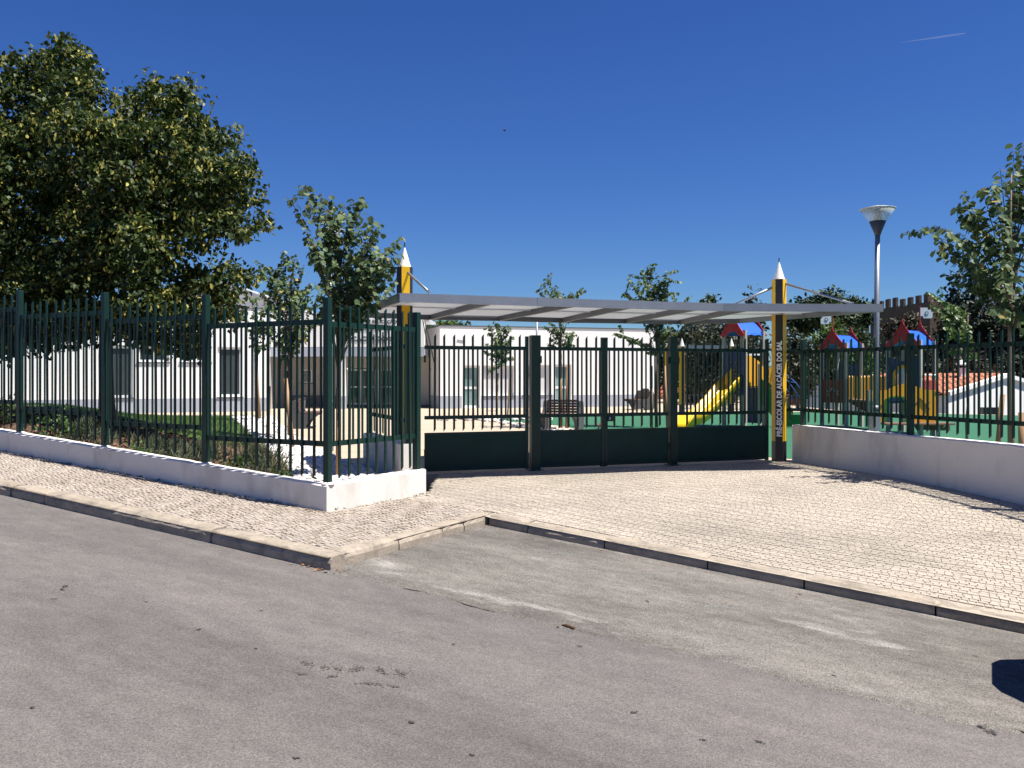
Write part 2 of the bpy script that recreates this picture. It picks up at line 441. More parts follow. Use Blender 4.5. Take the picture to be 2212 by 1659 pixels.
m_deckb = M('brown deck', (0.20, 0.115, 0.075), 0.7, [(4, 0.15)])
m_rope = M('blue rope', (0.02, 0.11, 0.36), 0.7)
m_slat = M('brown bench slat', (0.105, 0.055, 0.045), 0.6, [(9, 0.2)])
m_conc = M('dark grey concrete', (0.075, 0.075, 0.08), 0.8, [(4, 0.12)], (40, 0.3, 0.004))
m_lampg = M('clear lamp glass', (0.62, 0.68, 0.72), 0.12, alpha=0.42, spec=0.5)
m_lampd = M('dark lamp housing', (0.055, 0.055, 0.065), 0.4)
m_lampw = M('white lamp reflector', (0.42, 0.45, 0.44), 0.4)
m_rust = M('dry leaf', (0.22, 0.105, 0.045), 0.8, island=0.4)
m_twig = M('dead bark strip', (0.10, 0.06, 0.03), 0.9, [(30, 0.4)])
m_flag = M('grey white pennant', (0.62, 0.65, 0.68), 0.5)
m_car = M('dark blue car paint', (0.016, 0.022, 0.05), 0.25, coat=0.8, metal=0.3)
m_tyre = M('tyre rubber', (0.02, 0.02, 0.02), 0.8)

# leaves
lf_lin = leafmat('linden leaf', (0.034, 0.058, 0.014), (0.075, 0.102, 0.025), 0.45, 0.28, 0.5, spec=0.22)
lf_bract = leafmat('linden bract', (0.42, 0.39, 0.08), (0.58, 0.54, 0.16), 0.5, 0.45, 0.6)
lf_jud = leafmat('judas tree leaf', (0.072, 0.120, 0.046), (0.16, 0.21, 0.09), 0.45, 0.22, 0.55, yel=(0.33, 0.27, 0.08), spec=0.22)
lf_light = leafmat('light green leaf', (0.07, 0.125, 0.028), (0.14, 0.20, 0.05), 0.45, 0.3, 0.45)
lf_olive = leafmat('olive leaf', (0.042, 0.052, 0.030), (0.080, 0.092, 0.056), 0.45, 0.15, 0.55)
lf_dark = leafmat('dark pine needle', (0.018, 0.030, 0.013), (0.040, 0.055, 0.022), 0.4, 0.1, 0.6)
lf_pine = leafmat('umbrella pine needle', (0.028, 0.052, 0.018), (0.06, 0.09, 0.03), 0.4, 0.15, 0.6)
lf_cyp = leafmat('cypress spray', (0.022, 0.036, 0.022), (0.045, 0.062, 0.035), 0.4, 0.1, 0.6)
lf_brown = leafmat('dry scrub leaf', (0.06, 0.052, 0.032), (0.10, 0.085, 0.052), 0.45, 0.15, 0.6)
lf_shrub = leafmat('shrub leaf', (0.045, 0.105, 0.022), (0.10, 0.18, 0.04), 0.4, 0.3, 0.45)
lf_lav = leafmat('lavender leaf', (0.085, 0.115, 0.065), (0.16, 0.18, 0.10), 0.4, 0.25, 0.6)

# ------------------------------------------------------------------ terrain, street, paving
def grid(name, us, vs, fz, mat, kind='structure', world=False):
    us = list(us); vs = list(vs); V = []; Fq = []
    for v in vs:
        for u in us:
            x, y = (u, v) if world else uv(u, v)
            V.append((x, y, fz(u, v)))
    n = len(us)
    for j in range(len(vs)-1):
        for i in range(n-1):
            a = j*n + i; Fq.append((a, a+1, a+n+1, a+n))
    o = npmesh(name, V, Fq, mat, None, True)
    return tag(o, kind=kind)
def hill(x, y):
    z = -3.2
    z += 10.5*math.exp(-((x-78)/34)**2 - ((y-142)/46)**2)
    z += 3.0*math.exp(-((x-30)/40)**2 - ((y-130)/40)**2)
    z += 3.5*math.exp(-((x+60)/60)**2 - ((y-140)/60)**2)
    z += 0.35*math.sin(x*0.11 + 1)*math.sin(y*0.09)
    return z
xs = [-6000, -2500, -1000, -500, -260] + list(range(-160, 221, 5)) + [300, 500, 1000, 2500, 6000]
ys = [-2000, -600, -200, -90] + list(range(-50, 261, 5)) + [340, 500, 900, 2000, 4500, 9000]
tag(grid('terrain', xs, ys, hill, m_earth, world=True), kind='structure')

def noisyz(f, a):
    return lambda u, v: f(u, v) + a*(math.sin(u*1.7 + v*0.9)*math.sin(v*1.3 - u*0.4))
grid('road', np.linspace(-46, 34, 161), np.linspace(-13, VK + 0.02, 41), noisyz(lambda u, v: z_road(u), 0.004), m_road)
# parking bay laid over the road edge: its edge is ragged
us = np.linspace(UK, 30, 760); rows = []
V = []; Fq = []
nv = 14
for i, u in enumerate(us):
    e = VK - 0.03 + 0.035*math.sin(u*2.3) + 0.02*math.sin(u*7.1 + 1) + R.gauss(0, 0.016)
    for j in range(nv):
        v = e + (VM + 0.02 - e)*(j-1)/(nv-2) if j else e - 0.035
        x, y = uv(u, v); V.append((x, y, z_bay(u, max(v, VK)) + 0.003 if j else z_road(u) - 0.008))
for i in range(len(us)-1):
    for j in range(nv-1):
        a = i*nv + j; Fq.append((a, a+nv, a+nv+1, a+1))
tag(npmesh('parking_bay', V, Fq, m_bay, None, True), kind='structure')
# open crack along the seam between road and bay
V = []; Fq = []
us = np.linspace(UK + 0.2, 9, 330)
for i, u in enumerate(us):
    w = 0.007*max(0.0, math.sin(u*3.1 + 2) + math.sin(u*1.3 + .5) + math.sin(u*7.7) - 1.0)*R.uniform(.4, 1.3)
    e = VK - 0.035 + 0.035*math.sin(u*2.3) + 0.02*math.sin(u*7.1 + 1) + R.uniform(-0.006, 0.006)
    for k in (-1, 1):
        x, y = uv(u, e + k*w); V.append((x, y, z_road(u) + 0.0085))
for i in range(len(us)-1): Fq.append((2*i, 2*i+2, 2*i+3, 2*i+1))
m_crack = M('crack dirt', (0.10, 0.085, 0.07), 0.95, [(30, 0.3)])
tag(npmesh('road_seam', V, Fq, m_crack, None), kind='structure')

# courtyard and playground
cy = MB(); cy.slab([(-40, 44), (-40, 9.0), (-9, 14.4), (-2.28, 10.75), (-1.36, 11.95), (-1.46, 14.17), (4.9, 16.3), (5.4, 16.45), (7.0, 11.6), (9.5, 4.5), (26, 4.5), (26, 31), (15, 38), (14, 60), (-40, 60)],
       -3.6, [-0.004]*15)
tag(cy.build('courtyard', m_court), kind='structure')
pg = MB(); pg.slab([(1.6, 27.5), (-0.6, 30.5), (-0.5, 33.0), (13.2, 37.6), (15.2, 37.2), (25.6, 30.9), (24, 6), (9.6, 6), (7.32, 11.8), (5.72, 16.62), (5.2, 16.9), (3.9, 19.8), (2.2, 24.5)], -0.03, 0.004)
tag(pg.build('playground_surface', m_rubber), kind='structure')
# thin open joints between the courtyard slabs
V = []; Fq = []
for k in range(9):
    y0 = 18 + k*2.4
    for (x0, x1, ya, yb) in ((-4.4 - k*.4, 3.0, y0, y0 + 2.0),):
        n = len(V); V += [(x0, ya, 0.0015), (x1, yb, 0.0015), (x1, yb + .02, 0.0015), (x0, ya + .02, 0.0015)]; Fq.append((n, n+1, n+2, n+3))
tag(npmesh('paving_joints', V, Fq, M('joint dirt', (0.22, 0.17, 0.12), 0.95), None), kind='structure')

# garden ground: soil, lawn and stone strip
def inlawn(x, y):
    u, v = UV(x, y); d = xon(STL, y) - x
    return v > 13.0 + 0.4*math.sin(u*0.8) and d > 0.25
def gardenpatch(name, mat, ylo, yhi, ny, fx0, fx1, nx, dz):
    V = []; Fq = []
    for j in range(ny):
        y = ylo + (yhi-ylo)*j/(ny-1); a, b = fx0(y), fx1(y)
        for i in range(nx):
            x = a + (b-a)*i/(nx-1); V.append((x, y, z_gard(x, y) + dz(x, y)))
    for j in range(ny-1):
        for i in range(nx-1):
            k = j*nx + i; Fq.append((k, k+1, k+nx+1, k+nx))
    return tag(npmesh(name, V, Fq, mat, None, True), kind='structure')
def fence_x(y):   # inner face of the street wall at distance y
    return max(-2.3 - 0.866*((y - 10.45)/0.5), -26) if y > 10.45 else -2.25
gardenpatch('flower_bed', m_soil, 10.45, 30, 60, fence_x, lambda y: xon(STL, y) + 0.1, 70, lambda x, y: 0.012 + 0.012*math.sin(x*5)*math.sin(y*4.3))
gardenpatch('lawn', m_lawnb, 12.0, 33.5, 70, lambda y: max(fence_x(y), -26), lambda y: xon(STL, y), 60, lambda x, y: 0.04 if inlawn(x, y) else -0.12)
gardenpatch('stone_bed', M('stone bed sand', (0.46, 0.40, 0.34), 0.95, [(20, 0.2)]), 10.6, 33, 60, lambda y: xon(STL, y) - 0.25, lambda y: xon(STR, y), 10, lambda x, y: 0.02)

# ------------------------------------------------------------------ cobbles
def inpoly(x, y, poly):
    r = False; n = len(poly)
    for i in range(n):
        x0, y0 = poly[i]; x1, y1 = poly[(i+1) % n]
        if (y0 > y) != (y1 > y) and x < (x1-x0)*(y-y0)/(y1-y0) + x0: r = not r
    return r
KW = 0.21
def left_ok(u, v, m):
    if not (-21 < u < UK - KW + 0.03): return False
    if v < VK + KW + m: return False
    lim = 7.81 - m if u < -7.07 else 7.81 + (u + 7.07)*30
    if v > lim: return False
    return v < VM + KW + 0.35
FP = [uv(UK - KW, VM + KW), uv(2.6, VM + KW), (9.2, 4.6), (6.95, 11.5), (5.2, 16.35), (4.86, 16.2), (-1.2, 14.15), (-1.17, 11.9), (-1.17, 11.4)]
FP2 = [uv(UK - KW, VM + KW + 0.35), (-1.17, 11.86)]
def fore_ok(x, y): return inpoly(x, y, FP)
def base_sheet(name, mat, test, u0, u1, v0, v1, st, dz):
    V = []; Fq = []; idx = {}
    nu = int((u1-u0)/st) + 1; nv = int((v1-v0)/st) + 1
    for j in range(nv):
        for i in range(nu):
            u, v = u0 + i*st, v0 + j*st; x, y = uv(u, v); V.append((x, y, z_pave(x, y) + dz))
    for j in range(nv-1):
        for i in range(nu-1):
            u, v = u0 + (i+.5)*st, v0 + (j+.5)*st
            if test(u, v):
                a = j*nu + i; Fq.append((a, a+1, a+nu+1, a+nu))
    return tag(npmesh(name, V, Fq, mat, None, True), kind='structure')
side = base_sheet('pavement', m_joint, lambda u, v: u < UK - 0.02 and v > VK and (v < 7.85 or u > -7.2) and v < 9.75 + 0.2, -22, UK, VK, 10.0, 0.1, -0.011)
fore = base_sheet('forecourt', m_joint2, lambda u, v: v > VM and u > UK - 1.5 and UV(*uv(u, v))[1] > VM and inpoly(*uv(u, v), [uv(UK-0.1, VM), uv(4, VM), (10.2, 4.6), (7.2, 11.6), (5.5, 16.6), (-1.6, 14.4), (-1.3, 11.8)]), -9, 4.6, VM, 17.6, 0.1, -0.011)

def stones(rows, parent, mat, near, name, chf=0.24, dzs=0.0018, tl=0.02):
    """rows: list of (u,v,lu,lv,rot): build the largest in view as single stones, the rest joined"""
    Vs = []; 
    items = []
    for (u, v, lu, lv, rot) in rows:
        x, y = uv(u, v); z = z_pave(x, y)
        th = -STREET + rot
        c, s = math.cos(th), math.sin(th)
        a, b = lu/2, lv/2
        ch = min(a, b)*chf
        j = lambda q: q*R.uniform(0.86, 1.04)
        pts = [(-j(a), -j(b)), (j(a), -j(b)), (j(a), j(b)), (-j(a), j(b))]
        dz = R.gauss(0, dzs); tx, ty = R.gauss(0, tl), R.gauss(0, tl)
        lo = []; hi = []
        for (p, q) in pts:
            wx, wy = p*c - q*s, p*s + q*c
            zz = z_pave(x + wx, y + wy)
            lo.append((x+wx, y+wy, zz - 0.014))
            k = 1 - ch/max(abs(p), abs(q), 1e-6)*0.9
            wx2, wy2 = wx*k, wy*k
            hi.append((x+wx2, y+wy2, z_pave(x+wx2, y+wy2) + dz + tx*p + ty*q))
        items.append((x, y, z, lo + hi))
    def scr(it):
        x, y, z, _ = it
        if y < 2: return 1e9
        px = 1106 + F*x/y; py = HOR + (EYE - z)*F/y
        return y if (-20 < px < 2232 and py < 1659) else 1e9 + y
    order = sorted(range(len(items)), key=lambda i: scr(items[i]))
    single = set(order[:near])
    fs = [(4, 5, 6, 7), (0, 1, 5, 4), (1, 2, 6, 5), (2, 3, 7, 6), (3, 0, 4, 7)]
    V = []; Fq = []
    for i, it in enumerate(items):
        if i in single:
            o = Vector((it[0], it[1], it[2]))
            me = bpy.data.meshes.new(name); me.from_pydata([tuple(Vector(p) - o) for p in it[3]], [], fs); me.materials.append(mat)
            newobj(name, me, parent, o)
        else:
            n = len(V); V += it[3]; Fq += [tuple(k + n for k in f) for f in fs]
    tag(npmesh(name + 's', V, Fq, mat, parent), kind='stuff')
    return len(items)
rows = []
u = -20.8; i = 0
while u < UK:
    w = R.uniform(0.082, 0.104)
    v = VK + KW + R.uniform(-0.02, 0.02); ph = i*0.35
    while v < 9.7:
        l = R.uniform(0.046, 0.070)
        uu = u + w/2 + 0.05*math.sin(v*2.6 + ph*0.3) + 0.022*math.sin(v*7 + i*1.3)
        if left_ok(uu, v + l/2, 0.012):
            rows.append((uu, v + l/2, w - R.uniform(0.013, 0.027), l - R.uniform(0.002, 0.008), 0.12*math.cos(v*2.6 + ph*0.3) + R.gauss(0, 0.06)))
        v += l
    u += w; i += 1
n1 = stones(rows, side, m_cobble, 300, 'cobblestone')
rows = []
v = VM + KW + 0.01; i = 0
while v < 17.2:
    d = R.uniform(0.058, 0.074)
    u = -9 + R.uniform(0, 0.1)
    while u < 4.4:
        l = R.uniform(0.066, 0.098)
        vv = v + d/2 + 0.03*math.sin(u*0.9) + 0.006*math.sin(u*5 + i*2.1)
        x, y = uv(u + l/2, vv)
        if fore_ok(x, y) or (u < UK - KW and inpoly(x, y, [uv(UK-KW, VM+KW+.3), (-1.15, 11.9), (-1.15, 11.2)])):
            rows.append((u + l/2, vv, l - R.uniform(0.001, 0.006), d - (R.uniform(0.0005, 0.003) if R.random() < .8 else R.uniform(.005, .012)), R.gauss(0, 0.025) + 0.027*math.cos(u*0.9)))
        u += l
    v += d; i += 1
n2 = stones(rows, fore, m_cobble2, 300, 'cobblestone', 0.09, 0.0005, 0.005)
print('cobbles', n1, n2)

# ------------------------------------------------------------------ kerbs: every stone its own
kerb = thing('kerb', None, None, (*uv(UK, VK), -0.2)); tag(kerb, kind='structure')
m_kerb_off = 0
def kerb_run(p0, p1, zf0, zf1, inward, stops):
    """p0->p1 plan line of the road face; zf: height of top at a point; stops: fractions of the joints"""
    p0 = Vector(p0); p1 = Vector(p1); d = (p1-p0)
    Ln = d.length; d.normalize(); nrm = Vector(inward).normalized()
    for a, b in zip(stops, stops[1:]):
        a = a + 0.008/Ln + R.uniform(0, 0.006)/Ln; b = b - 0.006/Ln
        m = MB(); n = max(4, int((b-a)*Ln/0.09))
        jo = R.uniform(-0.012, 0.010); jz = R.uniform(-0.012, 0.008)
        prof = [(0.0, -0.28), (0.0, -0.06), (0.014, -0.026), (0.05, -0.004), (0.12, 0.004), (KW, 0.0), (KW, -0.28)]
        vs = []; fs = []
        for i in range(n+1):
            t = a + (b-a)*i/n
            e = 0.012 if i in (0, n) else 0
            p = p0 + d*(t*Ln)
            zt = zf0 + (zf1 - zf0)*t + jz + 0.010
            for k, (q, z) in enumerate(prof):
                w = R.gauss(0, 0.003) if 0 < k < 5 else 0
                pp = p + nrm*(q + jo + w + (e if k < 3 else 0))
                vs.append((pp.x, pp.y, zt + z + (R.gauss(0, 0.0025) if 0 < k < 6 else 0) - (e*0.7 if 0 < k < 6 else 0)))
        K = len(prof)
        for i in range(n):
            for k in range(K-1): fs.append((i*K+k, (i+1)*K+k, (i+1)*K+k+1, i*K+k+1))
        fs.append(tuple(range(K))); fs.append(tuple(n*K + k for k in range(K-1, -1, -1)))
        m.add(vs, fs); m.build('kerb_stone', m_kerb, kerb, smooth=False)
Kc = uv(UK, VK); Mc = uv(UK, VM)
L0 = uv(-30, VK)
st = [0.0]; 
for q in [24.42-22, 24.42-19.6, 24.42-17.5, 24.42-15.4, 24.42-13.1, 24.42-11.0, 24.42-9.2, 24.42-7.4, 24.42-6.35, 24.42-5.3, 24.42-4.6, 24.42-3.3, 24.42-1.65, 24.42]: st.append(q/24.42)
kerb_run(L0, Kc, z_side(-30), z_side(UK) - 0.0, (0.5, 0.866), st)
c2 = uv(UK, VK + KW)
kerb_run(uv(UK, VK + KW + 0.006), uv(UK, VM + KW), z_side(UK), z_kerb2(UK) + 0.0, (-0.866, 0.5), [0, 0.31, 0.60, 0.76, 1.0])
L2 = 1.0 - UK - 0.03
kerb_run(uv(UK + 0.03, VM), uv(1.0, VM), z_kerb2(UK), z_kerb2(1.0), (0.5, 0.866), [q/L2 for q in (0, 0.55, 1.55, 2.75, 3.75, 4.95, L2)])
kerb_run(uv(1.0, VM), uv(26, VM), z_kerb2(1.0), z_kerb2(26), (0.5, 0.866), [q/25 for q in (0, 1.2, 2.4, 3.7, 5, 7, 9, 12, 16, 20, 25)])
# ------------------------------------------------------------------ low walls
E2 = Vector((0.866, -0.5)); N2 = Vector((0.5, 0.866))
def wall(name, label, outer, inner, zb, zt, mat, capz=0.0):
    poly = outer + inner[::-1]
    m = MB(); m.slab(poly, zb, zt)
    return m
LL = A - E2*9.4
ab = (B - A).normalized(); abn = Vector((-ab.y, ab.x))      # towards the garden
WT = 0.20
Ai = A + N2*WT + (abn*0.0); 
# inner corner = crossing of the two inset lines
def cross(p, d, q, e):
    t = ((q.x-p.x)*e.y - (q.y-p.y)*e.x)/(d.x*e.y - d.y*e.x); return p + d*t
Ai = cross(A + N2*WT, E2, A + abn*WT, ab)
def ztop_left(p): u, v = UV(p.x, p.y); return 0.32 - 0.062*(u + 7.07)
wl = thing('boundary_wall', 'low white wall on the street corner that carries the long green fence', 'wall', (A.x, A.y, -0.05))
def wall_strip(outer, inner, ztf, seg, parent, mat, name='wall_body', wob=0.004):
    """wall built in short lengths so that the trowelled top waves a little"""
    V = []; Fq = []
    n = seg
    for i in range(n+1):
        t = i/n
        o = outer[0].lerp(outer[1], t); q = inner[0].lerp(inner[1], t)
        z = ztf(o); w = R.gauss(0, wob)
        ch = 0.018
        od = (q-o).normalized()*ch
        zb = -0.6
        V += [(o.x, o.y, zb), (o.x, o.y, z-ch+w), (o.x+od.x, o.y+od.y, z+w), (q.x-od.x, q.y-od.y, z+w*0.5), (q.x, q.y, z-ch), (q.x, q.y, zb)]
    for i in range(n):
        for k in range(5): Fq.append((i*6+k, (i+1)*6+k, (i+1)*6+k+1, i*6+k+1))
    m = MB(); m.add(V, Fq + [(0, 1, 2, 3, 4, 5), tuple(n*6 + k for k in (5, 4, 3, 2, 1, 0))])
    return m.build(name, mat, parent)
wall_strip([LL, A], [LL + N2*WT, Ai], ztop_left, 60, wl, m_white)
wall_strip([A, B], [Ai, B + abn*WT], lambda p: 0.32 + 0.015*((p-A).length/1.9), 14, wl, m_white)
# inner wall beside the left gate post
I0 = Vector((-1.47, 13.2)); I1 = Vector((-2.5, 15.7)); idr = (I1-I0).normalized(); inn = Vector((-idr.y, idr.x))
wi = thing('low_wall', 'short white wall behind the corner fence, beside the left pencil post', 'wall', (I0.x, I0.y, 0))
wall_strip([I0, I1], [I0 + inn*0.22, I1 + inn*0.22], lambda p: 0.58, 12, wi, m_white)
# right wall, rounded end at the gate
W1 = W0 + WD*9.6
wr = thing('boundary_wall', 'long shaded white wall at the right edge carrying the right fence', 'wall', (W0.x, W0.y, 0))
WN = Vector((-WD.y, WD.x)); WN = WN if WN.x > 0 else -WN
wall_strip([W0 + WD*0.06, W1], [W0 + WD*0.06 + WN*0.25, W1 + WN*0.25], lambda p: 0.68, 46, wr, m_white)
m = MB(); pts = []
for k in range(9):
    t = math.pi*k/8; c = W0 + WD*0.063 + WN*0.125
    pts.append(tuple(c - WN*(0.125*math.cos(t)) - WD*(0.125*math.sin(t))*0.9))
m.slab(pts, -0.4, 0.672); m.build('wall_end', m_white, wr)

# ------------------------------------------------------------------ fences
_pk = {}
def picket_mesh(L, w, t, slant, mat, bot=True):
    key = (round(L, 3), w, t, slant, mat.name, bot)
    if key in _pk: return _pk[key]
    m = MB(); a, b = w/2, t/2; s = slant
    vs = [(-a, -b, 0 if not bot else 0.0), (a, -b, s if bot else 0), (a, b, s if bot else 0), (-a, b, 0),
          (-a, -b, L - s), (a, -b, L), (a, b, L), (-a, b, L - s)]
    m.add(vs, [(3,2,1,0),(4,5,6,7),(0,1,5,4),(1,2,6,5),(2,3,7,6),(3,0,4,7)])
    _pk[key] = m.mesh('picket', mat); return _pk[key]
def bay(parent, p0, p1, zr_top, zr_bot, ztop, zbotf, front, pitch=0.195, n=None, slant=0.03, rail=0.065, mat=None, pw=0.031, fill=True, ends=0.04):
    """one panel between two posts: two rails, tall pickets on the street side, short bars between the rails"""
    mat = mat or m_green
    p0, p1 = Vector(p0), Vector(p1); d = (p1-p0); Ln = d.length; d.normalize(); f = Vector(front).normalized()
    rz = math.atan2(d.y, d.x)
    for z in (zr_top, zr_bot):
        a = p0 + d*ends; b = p1 - d*ends
        MB().beam((*a, z), (*b, z), 0.035, rail).build('rail', mat, parent)
    n = n or round(Ln/pitch) - 1
    st = Ln/(n+1)
    for i in range(n):
        p = p0 + d*(st*(i+1)) + f*0.027
        zb = zbotf(p); jz = R.gauss(0, 0.004)
        newobj('picket', picket_mesh(ztop - zb, pw, 0.022, slant, mat), parent, (p.x, p.y, zb + jz), rot=(R.gauss(0, .003), R.gauss(0, .003), rz))
    if fill:
        L = zr_top - zr_bot + 0.02
        for i in range(n+1):
            p = p0 + d*(st*(i+0.5)) + f*0.012
            if 0.06 < (p-p0).length < Ln - 0.06:
                newobj('bar', picket_mesh(L, pw*0.8, 0.016, 0.0, mat, False), parent, (p.x, p.y, zr_bot - 0.01), rz=rz)
def post(parent, p, zb, zt, rz, w=0.08, name='post', mat=None, cap=True):
    m = MB(); m.box((p[0], p[1], (zb+zt)/2), (w, w, zt-zb), rz)
    o = m.build(name, mat or m_green, parent, bevel=0.006)
    return o

# street fence, posts every 2.14 m up the slope, level panels stepped at each post
fl = thing('fence', 'long dark green picket fence stepping up the street on the low white wall', 'fence', (A.x, A.y, 0.32))
rzs = math.atan2(E2.y, E2.x)
ctr = N2*0.085
Pk = [A - E2*(2.14*k) + ctr + E2*(-0.06) for k in range(5)]
for k, p in enumerate(Pk):
    zt = ztop_left(p); post(fl, (p.x, p.y), zt - 0.02, zt + 2.25, rzs)
    m = MB(); m.lathe((p.x, p.y, zt - 0.01), [(0.085, 0), (0.075, 0.018), (0.05, 0.03)], 12); m.build('mortar_pad', m_white, fl, True)
for k in range(4):
    z = ztop_left(Pk[k])
    bay(fl, Pk[k+1], Pk[k], z + 1.96, z + 0.48, z + 2.19, lambda p: ztop_left(p) + 0.05, -N2, n=10)
# short return to the gate
fs = thing('fence', 'short dark green picket fence on the white wall between the corner and the gate', 'fence', (B.x, B.y, 0.33))
q0 = A + ab*0.11 + abn*0.085; q1 = B - ab*0.10 + abn*0.085
post(fs, q1, 0.31, 2.50, math.atan2(ab.y, ab.x), 0.085)
bay(fs, q0, q1, 2.26, 0.80, 2.50, lambda p: 0.37, -abn, n=9, ends=0.03)
# inner fence on its own wall
fi = thing('fence', 'short green picket fence on the inner wall, seen through the corner fence', 'fence', (I0.x, I0.y, 0.58))
i0 = I0 + idr*0.10 + inn*0.11; i1 = I1 - idr*0.1 + inn*0.11
rzi = math.atan2(idr.y, idr.x)
post(fi, i0, 0.56, 2.42, rzi, 0.07); post(fi, i1, 0.56, 2.42, rzi, 0.07)
bay(fi, i0, i1, 2.08, 0.93, 2.36, lambda p: 0.64, inn, n=11, ends=0.02)
# right fence
fr = thing('fence', 'dark green picket fence on the long wall at the right, in front of the playground', 'fence', (W0.x, W0.y, 0.68))
wc = WN*0.125; rzw = math.atan2(WD.y, WD.x)
rp = [W0 + WD*(0.20 + 2.68*k) + wc for k in range(4)]
for p in rp: post(fr, p, 0.66, 2.30, rzw, 0.085)
for a, b in zip(rp, rp[1:]): bay(fr, a, b, 2.07, 0.97, 2.27, lambda p: 0.74, -WN, n=13)
m = MB(); a = W0 + WD*0.2 + wc; g = Vector((5.12, 16.5))
for z in (2.07, 0.97): MB().beam((*g, z), (*a, z), 0.035, 0.05).build('rail', m_green, fr)
newobj('picket', picket_mesh(1.53, 0.03, 0.022, 0.03, m_green), fr, (*(g.lerp(a, 0.45)), 0.74), rz=rzw)

# ------------------------------------------------------------------ gate
gd = (GE - G0).normalized(); gn = Vector((gd.y, -gd.x))       # gn faces the street
rzg = math.atan2(gd.y, gd.x)
def on_gate(px): 
    k = (px-1106)/F; t = (k*G0.y - G0.x)/(gd.x - k*gd.y); return t
tP1, tM, tP2 = on_gate(1155.5), on_gate(1305), on_gate(1452.5)
tE = (GE-G0).length
def gpt(t): return G0 + gd*t
gp = thing('gate_post', 'thick dark green gate post standing left of the double gate', 'gate post', (*gpt(tP1), 0), 'gate posts')
post(gp, gpt(tP1), -0.02, 2.315, rzg, 0.16, 'shaft'); 
MB().box((*gpt(tP1), 0.006), (0.27, 0.22, 0.012), rzg).build('base_plate', m_green, gp)
gp2 = thing('gate_post', 'thick dark green gate post standing right of the double gate', 'gate post', (*gpt(tP2), 0), 'gate posts')
post(gp2, gpt(tP2), -0.02, 2.33, rzg, 0.14, 'shaft')
MB().box((*gpt(tP2), 0.006), (0.24, 0.2, 0.012), rzg).build('base_plate', m_green, gp2)
def leaf(label, t0, t1, npk, stile0, stile1, lock=None):
    t = thing('gate_leaf', label, 'gate', (*gpt(t0), 0), 'gate leaves under the canopy')
    w = 0.055
    MB().box((*gpt((t0+t1)/2), 0.36), (t1-t0, 0.028, 0.64), rzg).build('sheet_panel', m_greenp, t)
    fr_ = MB()
    for z in (0.665, 0.06):
        fr_.box((*(gpt((t0+t1)/2) + gn*0.003), z), (t1-t0+0.002, 0.042, 0.03), rzg)
    fr_.build('panel_frame', m_green, t)
    for flag, tt in ((stile0, t0), (stile1, t1)):
        if flag:
            MB().box((*gpt(tt + (w/2 if tt == t0 else -w/2)), 1.16 if flag == 1 else 1.165), (w, 0.05, 2.27 if flag == 1 else 2.26), rzg).build('stile', m_green, t)
    for zz in (0.35, 1.9):
        MB().tube([(*(gpt(t0 + (0.0 if stile0 != 1 or npk != 6 else t1-t0)) + gn*.03), zz - .06), (*(gpt(t0 + (0.0 if stile0 != 1 or npk != 6 else t1-t0)) + gn*.03), zz + .06)], 0.018, 8).build('hinge', m_green, t)
    bay(t, gpt(t0), gpt(t1), 2.09, 0.93, 2.315, lambda p: 0.70, gn, n=npk, slant=0.045, rail=0.06, pw=0.034, ends=0.0)
    return t
leaf('single gate leaf left of the thick post, nearest the white corner wall', 0.02, tP1 - 0.12, 10, 0, 1)
l2 = leaf('left half of the double gate, with the brown bench showing through', tP1 + 0.10, tM - 0.005, 6, 0, 1)
l3 = leaf('right half of the double gate, with the lock box on it', tM + 0.005, tP2 - 0.09, 6, 1, 0)
MB().box((*(gpt(tM + 0.12) + gn*0.012), 0.87), (0.14, 0.06, 0.11), rzg).build('lock_box', m_green, l3)
MB().box((*(gpt(tM + 0.085) + gn*0.052), 0.87), (0.03, 0.02, 0.05), rzg).build('lock_plate', m_galv, l3)
MB().tube([(*(gpt(tM - 0.03)), 0.02), (*(gpt(tM - 0.03)), 0.10)], 0.05, 10).build('foot', m_green, l3)
leaf('single gate leaf between the right gate post and the lettered pencil post', tP2 + 0.11, tE - 0.02, 10, 0, 1)

# ------------------------------------------------------------------ canopy
ZT, ZB = EYE + 1.18, EYE + 1.05
Fp = [Vector((-1.646, 12.53)), Vector((0.386, 13.29)), Vector((3.52, 14.38)), Vector((6.26, 14.52))]
Rp = [Vector((-2.85, 15.95)), Vector((-1.565, 16.67)), Vector((-0.24, 17.04)), Vector((1.04, 17.60)), Vector((2.38, 17.87)), Vector((3.56, 18.15)), Vector((4.72, 17.80))]
Fr = [Vector((-0.32, 0)), Vector((0.97, 0)), Vector((1.89, 0)), Vector((3.04, 0)), Vector((3.92, 0))]
def fy(x):
    for a, b in zip(Fp, Fp[1:]):
        if x <= b.x: return a.y + (b.y-a.y)*(x-a.x)/(b.x-a.x)
Fr = [Vector((p.x, fy(p.x))) for p in Fr]
cn = thing('canopy', 'curved grey steel entrance canopy over the green gate', 'canopy', (1.9, 15.6, 0))
HF = ZT - ZB
def fascia(a, b, nm, w=0.05):
    MB().beam((a.x, a.y, (ZT+ZB)/2), (b.x, b.y, (ZT+ZB)/2), w, HF).build(nm, m_galv, cn)
for a, b in zip(Fp, Fp[1:]):
    d = (b-a).normalized(); fascia(a + d*0.003, b - d*0.003, 'fascia')
for a, b in zip(Rp, Rp[1:]): MB().beam((a.x, a.y, (ZT+ZB)/2), (b.x, b.y, (ZT+ZB)/2), 0.05, HF).build('rear_beam', m_dull_shade, cn)  # same steel as the fascia, darker colour stands in for canopy shade
fascia(Fp[0] + Vector((0.01, 0.028)), Rp[0], 'end_fascia'); fascia(Fp[3] + Vector((-0.02, 0.03)), Rp[-1], 'end_fascia')
